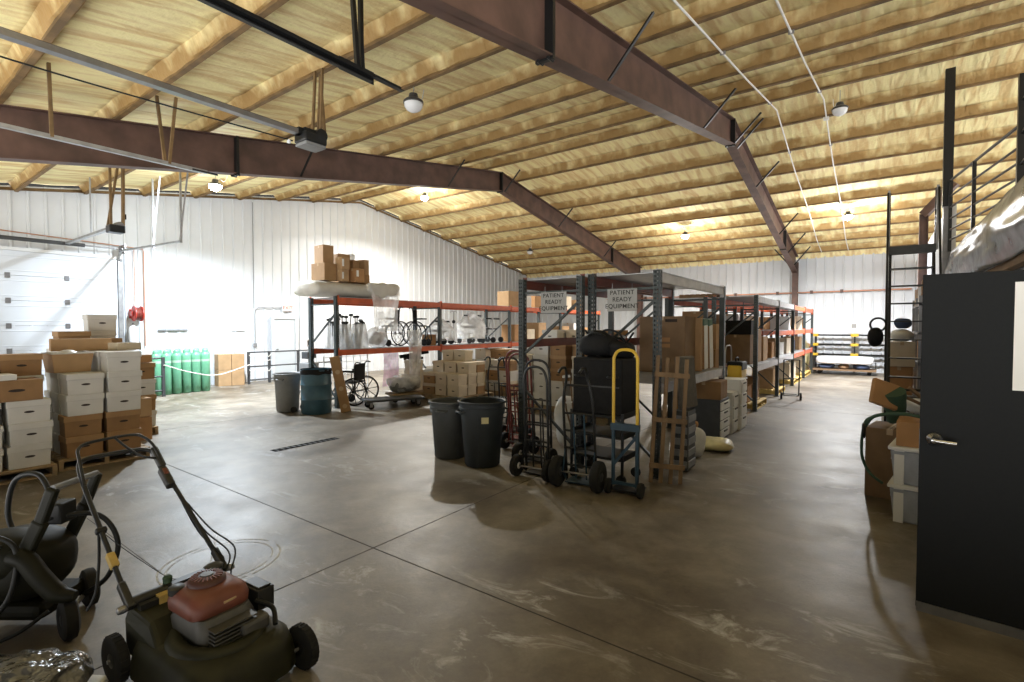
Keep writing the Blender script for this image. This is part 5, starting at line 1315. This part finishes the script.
# handle
HB = Vector((.227, -.302, .363)); HT = Vector((.194, -1.02, .90))
def hp(s, t, o=0): p = HB.lerp(HT, t); return Vector((s*p.x, p.y, p.z+o))
pts = [hp(1, 0), hp(1, .3), hp(1, .6), hp(1, .9), Vector((.185, -1.045, .925)), Vector((.15, -1.085, .945)), Vector((.08, -1.10, .95)), Vector((-.08, -1.10, .95)), Vector((-.15, -1.085, .945)), Vector((-.185, -1.045, .925)), hp(-1, .9), hp(-1, .6), hp(-1, .3), hp(-1, 0)]
MB().tube(curve(pts, 4), .0125, 12).build('handle_tube', 'black_metal', mw, True)
bl = [hp(1, .86, .01), Vector((.19, -1.02, .965)), Vector((.17, -1.09, 1.015)), Vector((.10, -1.13, 1.035)), Vector((-.10, -1.14, 1.04)), Vector((-.16, -1.10, 1.02)), Vector((-.188, -1.02, .96)), hp(-1, .84, .01)]
MB().tube(curve(bl, 5), .0085, 10).build('bail_bar', 'black_metal', mw, True)
MB().tube(curve([Vector((-.02, -1.14, 1.04)), Vector((-.05, -1.08, .99)), Vector((-.10, -1.0, .93)), Vector((-.175, -.98, .90))], 5), .007, 8).build('drive_lever', 'black_metal', mw, True)
c = hp(-1, .80); MB().obox(c+Vector((.012, 0, .0)), (.045, .15, .055), (R(-37), 0, 0)).build('control_box', 'mower_black', mw, bevel=.012)
MB().obox(c+Vector((.012, -.01, .035)), (.028, .05, .02), (R(-37), 0, 0)).build('throttle', 'mower_red', mw, bevel=.006)
MB().obox(hp(-1, .97)+Vector((0, 0, .012)), (.04, .16, .045), (R(-40), 0, 0)).build('grip_cover', 'mower_black', mw, bevel=.012)
for s in (-1, 1):
    MB().obox(hp(s, .06), (.035, .15, .045), (R(-37), 0, 0)).build('handle_bracket', 'mower_black', mw, bevel=.01)
    MB().lathe([(.001, -.025), (.016, -.02), (.02, 0), (.016, .02), (.001, .025)], 14, hp(s, 0)+Vector((s*.03, 0, -.01)), 'X').build('lock_knob', 'steel', mw, True)
MB().obox(hp(1, .30), (.036, .085, .036), (R(-37), 0, 0)).build('tag', 'yellow_wood', mw, bevel=.005)
MB().obox(hp(1, .52), (.05, .03, .035), (R(-37), 0, 0)).build('cable_clamp', 'black', mw, bevel=.008)
MB().tube(curve([hp(1, .52)+Vector((.01, 0, 0)), Vector((.24, -.62, .50)), Vector((.27, -.58, .36)), Vector((.30, -.60, .28))], 5), .007, 8).build('strap', 'black', mw, True)
for k in range(3):
    a = hp(-1, .72); e = Vector((-.16, -.20, .34))
    MB().tube(curve([a+Vector((0, .02, -.02)), a.lerp(e, .4)+Vector((-.02-.02*k, .03+.02*k, -.06+.01*k)), a.lerp(e, .75)+Vector((-.05-.03*k, .06, -.02+.02*k)), e+Vector((-.03*k, -.02, .02)), e+Vector((-.01*k, .08, -.03))], 7), .0045, 6).build('control_cable', 'black', mw, True)
MB().tube(curve([hp(1, .52), hp(1, .45)+Vector((-.06, .03, -.05)), Vector((.05, -.36, .42)), Vector((0, -.32, .39))], 6), .002, 5).build('starter_rope', 'black', mw, True)

# ================================================================== black hose machine at the left
RZ = math.atan2(RT.y, RT.x)
o0 = CAM+ray(36, 341)*2.86; o0.z = 0
pw = thing('pressure_washer', 'black and olive wheeled pressure washer with hose loops at the bottom left', 'pressure washer', (o0.x, o0.y, 0), RZ)
MB().blob((-.10, .0, .37), (.24, .20, .19), 2.7, .05, 4, 4).build('body', 'washer_olive', pw, True)
MB().blob((-.13, -.08, .44), (.20, .16, .14), 2.4, .03, 4, 9).build('motor_cover', 'washer_olive', pw, True)
for k in range(4): MB().obox((-.17+.025*k, -.228+.006*k, .40+.035*k), (.15, .012, .016), (R(-18), R(-28), R(12))).build('vent_slot', 'black', pw, bevel=.004)
MB().obox((-.10, .02, .14), (.44, .34, .10), (0, 0, 0)).build('base', 'washer_olive', pw, bevel=.04)
MB().tube(curve([(-.02, -.17, .47), (.08, -.18, .46), (.16, -.18, .36), (.24, -.17, .27), (.33, -.16, .25)], 6), [.035, .04, .045, .05, .05, .052]+[.05]*13+[.045, .04, .038, .035, .03, .025], 12).build('fender', 'washer_olive', pw, True)
for x, y in ((.27, -.14), (.10, .20)):
    wo = MB().lathe([(.05, -.032), (.085, -.036), (.108, -.025), (.112, 0), (.108, .025), (.085, .036), (.05, .032)], 30).build('wheel', 'rubber', pw, True, loc=(x, y, .1125), rot=(R(90), 0, R(-38)))
    MB().lathe([(.008, -.034), (.03, -.032), (.052, -.02), (.056, .02), (.03, .032), (.008, .034)], 24).build('hub', 'black', wo, True)
MB().cyl((.24, -.10, .1125), (.10, .20, .1125), .011, n=10).build('axle', 'steel', pw, True)
for y, t_ in ((-.15, .075), (.14, .065)):
    m = MB(); m.bar((-.0, y, .38), (.145, y, .66), .05, t_).bar((.14, y, .65), (.215, y, .84), .045, t_*.8); m.build('handle_arm', 'washer_olive', pw, bevel=.014)
MB().tube([(.213, -.15, .84), (.213, .14, .84)], .017, 12).build('grip_bar', 'mid_grey', pw, True)
MB().box(.08, .17, -.06, .05, .60, .72).build('hook_plate', 'black', pw, bevel=.012)
hose1 = curve([(.10, -.02, .70), (-.02, .02, .86), (-.20, .06, .82), (-.27, .08, .62), (-.20, .06, .50), (-.05, .0, .56), (.12, -.05, .64), (.25, .10, .60), (.33, .14, .42), (.28, .12, .22), (.15, .10, .12)], 8)
MB().tube(hose1, .014, 10).build('hose', 'black', pw, True)
hose2 = curve([(-.25, -.16, .52), (-.05, -.22, .60), (.05, -.20, .52), (.04, -.22, .30), (-.05, -.25, .16), (-.22, -.26, .08), (-.36, -.22, .06)], 8)
MB().tube(hose2, .013, 10).build('hose', 'black', pw, True)
MB().tube(curve([(-.36, -.18, .05), (-.10, -.28, .04), (.10, -.26, .10), (.2, -.18, .18)], 8), .010, 10).build('hose', 'black', pw, True)
# clear plastic bundle at the bottom edge
o1 = CAM+ray(6, 341)*2.22; o1.z = 0
pl_ = thing('plastic_bundle', 'crumpled clear plastic wrapped bundle on a white board at the bottom left corner', 'bundle', (o1.x, o1.y, .022), RZ)
MB().blob((-.02, 0, .07), (.24, .15, .07), 2.5, .10, 6, 3, flat=.95).build('contents', 'dark_grey', pl_, True)
MB().blob((0, 0, .085), (.29, .19, .09), 2.5, .12, 13, 8, nu=90, nv=44, flat=.9).build('plastic_cover', 'film_bundle', pl_, True)
wbd = MB().box(-.40, .27, -.22, .20, 0, .02).build('board', 'label_white', bevel=.003, loc=(o1.x, o1.y, 0), rot=(0, 0, RZ+R(-4))); tag(wbd, 'white board lying on the floor under the clear plastic bundle', 'board')

# ================================================================== right hand side
ld = thing('rolling_ladder', 'tall black rolling warehouse ladder with platform, behind the black door', 'ladder', (8.9, -.36, 0))
HWL = .25
N_ = 11
def lp(s, k): return Vector((-.55+1.10*k/N_, s*HWL, .257*k))
for s in (-1, 1):
    MB().bar(lp(s, 0)+Vector((0, 0, .06)), lp(s, N_)+Vector((0, 0, 0)), .03, .05).build('stringer', 'black_metal', ld)
    MB().bar((.62, s*HWL, .06), (.62, s*HWL, 2.83), .035, .035).build('rear_leg', 'black_metal', ld)
    MB().tube(curve([lp(s, 1)+Vector((-.02, s*.03, .05)), lp(s, 1)+Vector((-.05, s*.04, .75)), lp(s, 5)+Vector((-.05, s*.04, .86)), lp(s, N_)+Vector((-.06, s*.04, .88))], 6), .015, 8).build('hand_rail', 'black_metal', ld, True)
    MB().bar(lp(s, N_)+Vector((-.03, s*.03, 0)), lp(s, N_)+Vector((-.03, s*.03, .92)), .03, .03).build('rail_post', 'steel', ld)
    MB().bar((.62, s*(HWL+.02), 2.83), (.62, s*(HWL+.02), 3.73), .03, .03).build('rail_post', 'black_metal', ld)
    for z in (3.70, 3.32): MB().cyl(lp(s, N_)+Vector((-.03, s*.03, z-2.83)), (.62, s*(HWL+.02), z), .014, n=8).build('guard_bar', 'black_metal', ld, True)
    MB().bar((-.55, s*HWL, .16), (.62, s*HWL, .16), .03, .04).build('base_bar', 'black_metal', ld)
    MB().bar((-.15, s*HWL, .2), (.62, s*HWL, 1.9), .022, .022).build('brace', 'black_metal', ld)
    for x in (-.50, .60): MB().lathe([(.01, -.018), (.05, -.018), (.055, 0), (.05, .018), (.01, .018)], 18, (x, s*HWL, .055), 'Y').build('wheel', 'rubber', ld, True)
for k in range(1, N_): p = lp(0, k); MB().box(p.x-.09, p.x+.09, -HWL, HWL, p.z-.012, p.z+.006).build('step', 'black_metal', ld, bevel=.003)
MB().box(.50, .66, -HWL-.02, HWL+.02, 2.80, 2.83).box(.48, .50, -HWL-.02, HWL+.02, 2.79, 2.91).build('platform', 'dark_grey', ld)
# black bag hanging on the ladder
hb = thing('shoulder_bag', 'round black bag hanging by its strap on the side of the tall ladder', 'bag', (8.62, .0, 1.42))
MB().blob((0, .05, .16), (.13, .09, .13), 2.3, .07, 7, 4).build('bag', 'black_soft', hb, True)
MB().torus((0, .02, .33), .09, .014, 'X', 20, 8).build('strap', 'black', hb, True)

# shelving under the loft
sh = thing('shelving_unit', 'grey steel shelving under the loft behind the tall ladder', 'shelf', (10.9, -.72, 0))
for x in (-.95, 0, .95):
    for y in (-.22, .22): MB().box(x-.02, x+.02, y-.02, y+.02, 0, 2.2).build('post', 'steel', sh)
for z in (.12, .62, 1.12, 1.60, 2.05): MB().box(-.97, .97, -.24, .24, z, z+.035).build('shelf_board', 'mid_grey', sh)
cnt = 0
rr = random.Random(11)
nm3 = ['first', 'second', 'third', 'fourth']; lv_ = ['floor', 'second', 'third', 'fourth', 'top']
for li, z in enumerate((.156, .656, 1.156, 1.636, 2.086)):
    for k, x in enumerate((10.17, 10.65, 11.15, 11.62)):
        kd = rr.choice(['card', 'card_orange', 'white_box', 'card3', 'card2', 'cream_box'])
        nm = {'card_orange': 'orange-brown', 'cream_box': 'cream', 'card3': 'tan', 'card': 'brown', 'card2': 'dark brown', 'white_box': 'white'}[kd]
        hh = rr.uniform(.22, .40)
        carton(x, -.72, z, .40, .40, hh, f"{nm} carton on the {lv_[li]} shelf under the loft, {nm3[k]} from the ladder", kd, R(rr.uniform(-4, 4)))
carton(10.45, -.25, 0, .5, .36, .62, 'white carton on the floor in front of the shelving under the loft', 'white_box', R(5))
carton(10.48, -.28, .622, .46, .34, .45, 'orange-brown carton on the white one in front of the shelving', 'card_orange', R(-4))
carton(10.44, -.28, 1.075, .44, .34, .40, 'cream carton on the orange-brown one in front of the shelving', 'cream_box', R(4))
o = MB().blob((10.45, -.28, 1.478+.10), (.22, .16, .10), 2.3, .12, 6, 4, flat=.98).build('cloth_bundle', 'cloth_white', smooth=True); tag(o, 'white cloth bundle on the carton stack in front of the shelving', 'cloth')
o = MB().blob((10.44, -.30, 1.478+.30), (.12, .12, .09), 2.3, .12, 7, 9, flat=.98).build('cloth_bundle', 'blue_cloth', smooth=True); tag(o, 'small blue cloth bundle on top of the white one by the ladder', 'cloth')
# tubular cart with white load
wc = thing('wire_cart', 'black tubular wire cart with curved handle standing below the ladder steps', 'cart', (7.25, -.42, 0))
for y in (-.22, .22):
    MB().tube(curve([(-.30, y, .10), (-.30, y, .70), (-.25, y, .86), (.2, y, .88), (.30, y, .80), (.30, y, .10)], 6), .016, 8).build('side_tube', 'black_metal', wc, True)
MB().tube(curve([(-.32, -.22, .96), (-.32, -.20, 1.03), (-.32, .20, 1.03), (-.32, .22, .96)], 5), .016, 8).build('handle', 'black_metal', wc, True)
for y in (-.22, .22): MB().cyl((-.30, y, .70), (-.32, y, .97), .014, n=8).build('handle_post', 'black_metal', wc, True)
for z in (.25, .50, .72):
    for k in range(7): MB().cyl((-.30, -.22+.0733*k, z), (.30, -.22+.0733*k, z), .006, n=6).build('wire', 'steel', wc, True)
    for x in (-.30, .30): MB().cyl((x, -.22, z), (x, .22, z), .010, n=6).build('shelf_bar', 'black_metal', wc, True)
for x in (-.28, .28):
    for y in (-.2, .2): MB().lathe([(.01, -.015), (.045, -.015), (.05, 0), (.045, .015), (.01, .015)], 16, (x, y, .05), 'Y').build('caster', 'rubber', wc, True)
o = MB().blob((7.25, -.42, .735+.09), (.24, .17, .085), 2.5, .12, 6, 6, flat=.98).build('white_bag', 'cloth_white', smooth=True); tag(o, 'white bag lying on the top wires of the tubular cart', 'bag')
o = MB().blob((7.25, -.42, .515+.07), (.24, .17, .07), 2.5, .12, 6, 8, flat=.98).build('grey_bag', 'mid_grey', smooth=True); tag(o, 'grey bag lying on the middle wires of the tubular cart', 'bag')
# stacked bins behind the door
for i, z in enumerate((0, .335)):
    t = thing('storage_bin', ['cloudy clear storage bin on the floor behind the black door edge', 'cloudy clear storage bin stacked on another behind the black door edge'][i], 'bin', (5.72, -.42, z), R(-8))
    m = MB(); loft(m, [[(-.20, -.27, 0), (.20, -.27, 0), (.20, .27, 0), (-.20, .27, 0)], [(-.225, -.30, .30), (.225, -.30, .30), (.225, .30, .30), (-.225, .30, .30)]]); m.build('tub', 'bin_clear', t, bevel=.015)
    MB().box(-.24, .24, -.315, .315, .30, .333).build('lid', 'label_white', t, bevel=.008)
    for y in (-.30, .30): MB().box(-.06, .06, y-.012 if y < 0 else y, y if y < 0 else y+.012, .18, .30).build('latch', 'label_white', t)
    MB().box(-.222, -.205, .20, .27, .0, .30).build('corner_rib', 'label_white', t)
carton(5.75, -.40, .67, .42, .50, .22, 'orange-brown carton on the cloudy storage bins behind the door', 'card_orange', R(-5))
carton(6.45, -.14, 0, .50, .40, .70, 'tall brown carton on the floor behind the storage bins', 'kraft', R(-10))
gb = thing('folding_chair_bag', 'olive green folded camp chair with brown flap leaning on cartons behind the door', 'bag', (6.12, -.10, .0), R(0))
m = MB(); m.tube(curve([(.34, -.02, .765), (.26, -.03, .83), (.18, -.04, .93), (.10, -.02, 1.08)], 6), [.05]*5+[.07]*5+[.09]*5+[.10]*4, 12); m.build('body', 'green_strap', gb, True)
MB().obox((.08, .05, 1.05), (.26, .05, .26), (R(-20), R(20), R(-60))).build('flap', 'card_orange', gb, bevel=.012)
MB().obox((.20, -.20, .98), (.30, .03, .03), (R(10), R(25), R(-60))).build('leg', 'kraft', gb, bevel=.004)
MB().obox((.18, -.24, 1.03), (.30, .03, .03), (R(-10), R(40), R(-60))).build('leg', 'kraft', gb, bevel=.004)
MB().tube(curve([(-.02, .12, .84), (-.10, .19, .80), (-.14, .22, .66), (-.12, .22, .45), (-.13, .16, .30), (-.32, .06, .26)], 8), .013, 8).build('cord', 'green_strap', gb, True)
MB().tube(curve([(-.11, .20, .74), (-.16, .12, .86), (-.38, -.10, .93), (-.60, -.26, .93)], 6), .016, 8).build('cord', 'green_strap', gb, True)
MB().torus((-.12, .21, .70), .06, .016, 'Y', 18, 8).build('buckle', 'black', gb, True)

# ================================================================== far end of the aisle
fc = thing('flat_cart', 'low flat cart carrying the white mattress at the far end of the aisle', 'cart', (21.9, 1.02, 0))
MB().box(-.5, .5, -.95, .95, .13, .19).build('deck', 'kraft', fc, bevel=.01)
for sx in (-1, 1):
    for sy in (-1, 1): MB().lathe([(.01, -.025), (.06, -.025), (.065, 0), (.06, .025), (.01, .025)], 16, (sx*.38, sy*.75, .065), 'X').build('caster', 'rubber', fc, True)
for y in (-.925, .925): MB().bar((.46, y, .19), (.46, y, .42), .04, .04).build('stub_post', 'dark_grey', fc)
for i, (y, w_, k_, nm) in enumerate([(-.52, .24, 'blue_cloth', 'dark blue'), (.02, .16, 'kraft', 'brown'), (.55, .26, 'blue_cloth', 'navy')]):
    o = MB().blob((21.85, 1.02+y, .19+.085), (.35, w_, .085), 2.6, .10, 5, i, flat=.98).build('cloth_bundle', k_, smooth=True); tag(o, f"{nm} cloth bundle on the flat cart under the white mattress, {['right', 'middle', 'left'][i]} one", 'cloth')
o = MB().blob((21.9, 1.02, 0.355+.150), (.48, .88, .135), 6, .012, 3, 2, nu=40, nv=20).build('mattress', 'mattress', smooth=True); tag(o, 'plain white mattress lying on the bundles at the far end of the aisle', 'mattress')
yr = thing('pipe_rack', 'yellow jointed black pipe rack against the far wall behind the white mattress', 'rack', (22.75, .75, 0))
for y in (-1.25, .0, 1.25):
    for x in (-.12, .12):
        MB().box(x-.025, x+.025, y-.025, y+.025, 0, 1.42).build('post', 'black_metal', yr)
    for z in (.66, 1.04, 1.40): MB().box(-.18, .18, y-.12 if y == 0 else y-.09, y+.12 if y == 0 else y+.09, z-.05, z+.05).build('joint_sleeve', 'yellow', yr, bevel=.008)
for z in (.66, 1.04, 1.40):
    for x in (-.12, .12): MB().box(x-.025, x+.025, -1.35, 1.35, z-.028, z+.028).build('rail', 'black_metal', yr)
tbm = thing('side_table', 'small dark table with shelf standing right of the white mattress', 'table', (22.0, -.45, 0))
MB().box(-.3, .3, -.30, .30, .93, .97).box(-.27, .27, -.27, .27, .45, .48).build('top', 'kraft', tbm)
for sx in (-1, 1):
    for sy in (-1, 1): MB().bar((sx*.25, sy*.25, 0), (sx*.25, sy*.25, .93), .04, .04).build('leg', 'dark_grey', tbm)
carton(22.0, -.42, .481, .45, .45, .34, 'black box on the lower shelf of the small dark table', 'black_soft', 0, tape=False)
carton(22.0, -.44, .972, .35, .4, .16, 'flat brown carton on the small dark table at the far end', 'card_orange', 0)
ww_ = MB().blob((22.15, 2.35, .62), (.18, .20, .62), 2.6, .08, 3, 4, flat=.995).build('wrapped_roll', 'yellowish_bag', smooth=True); tag(ww_, 'upright cream wrapped roll standing at the end of the aisle rack', 'roll')
bb_ = thing('brown_bundle', 'brown cushion pile left of the yellow jointed rack at the far wall', 'cushions', (22.3, 2.02-.25, 0)) if False else None
o = MB().box(-.3, .3, -.22, .22, 0, .85).build('crate', 'kraft', bevel=.01, loc=(22.75, 2.40, 0)); 
tag(o, 'tall brown crate against the far wall behind the cream roll', 'crate')
MB().blob((0, 0, .85+.13), (.28, .22, .12), 2.4, .1, 5, 3, flat=.99).build('cushion', 'card_orange', o, True)
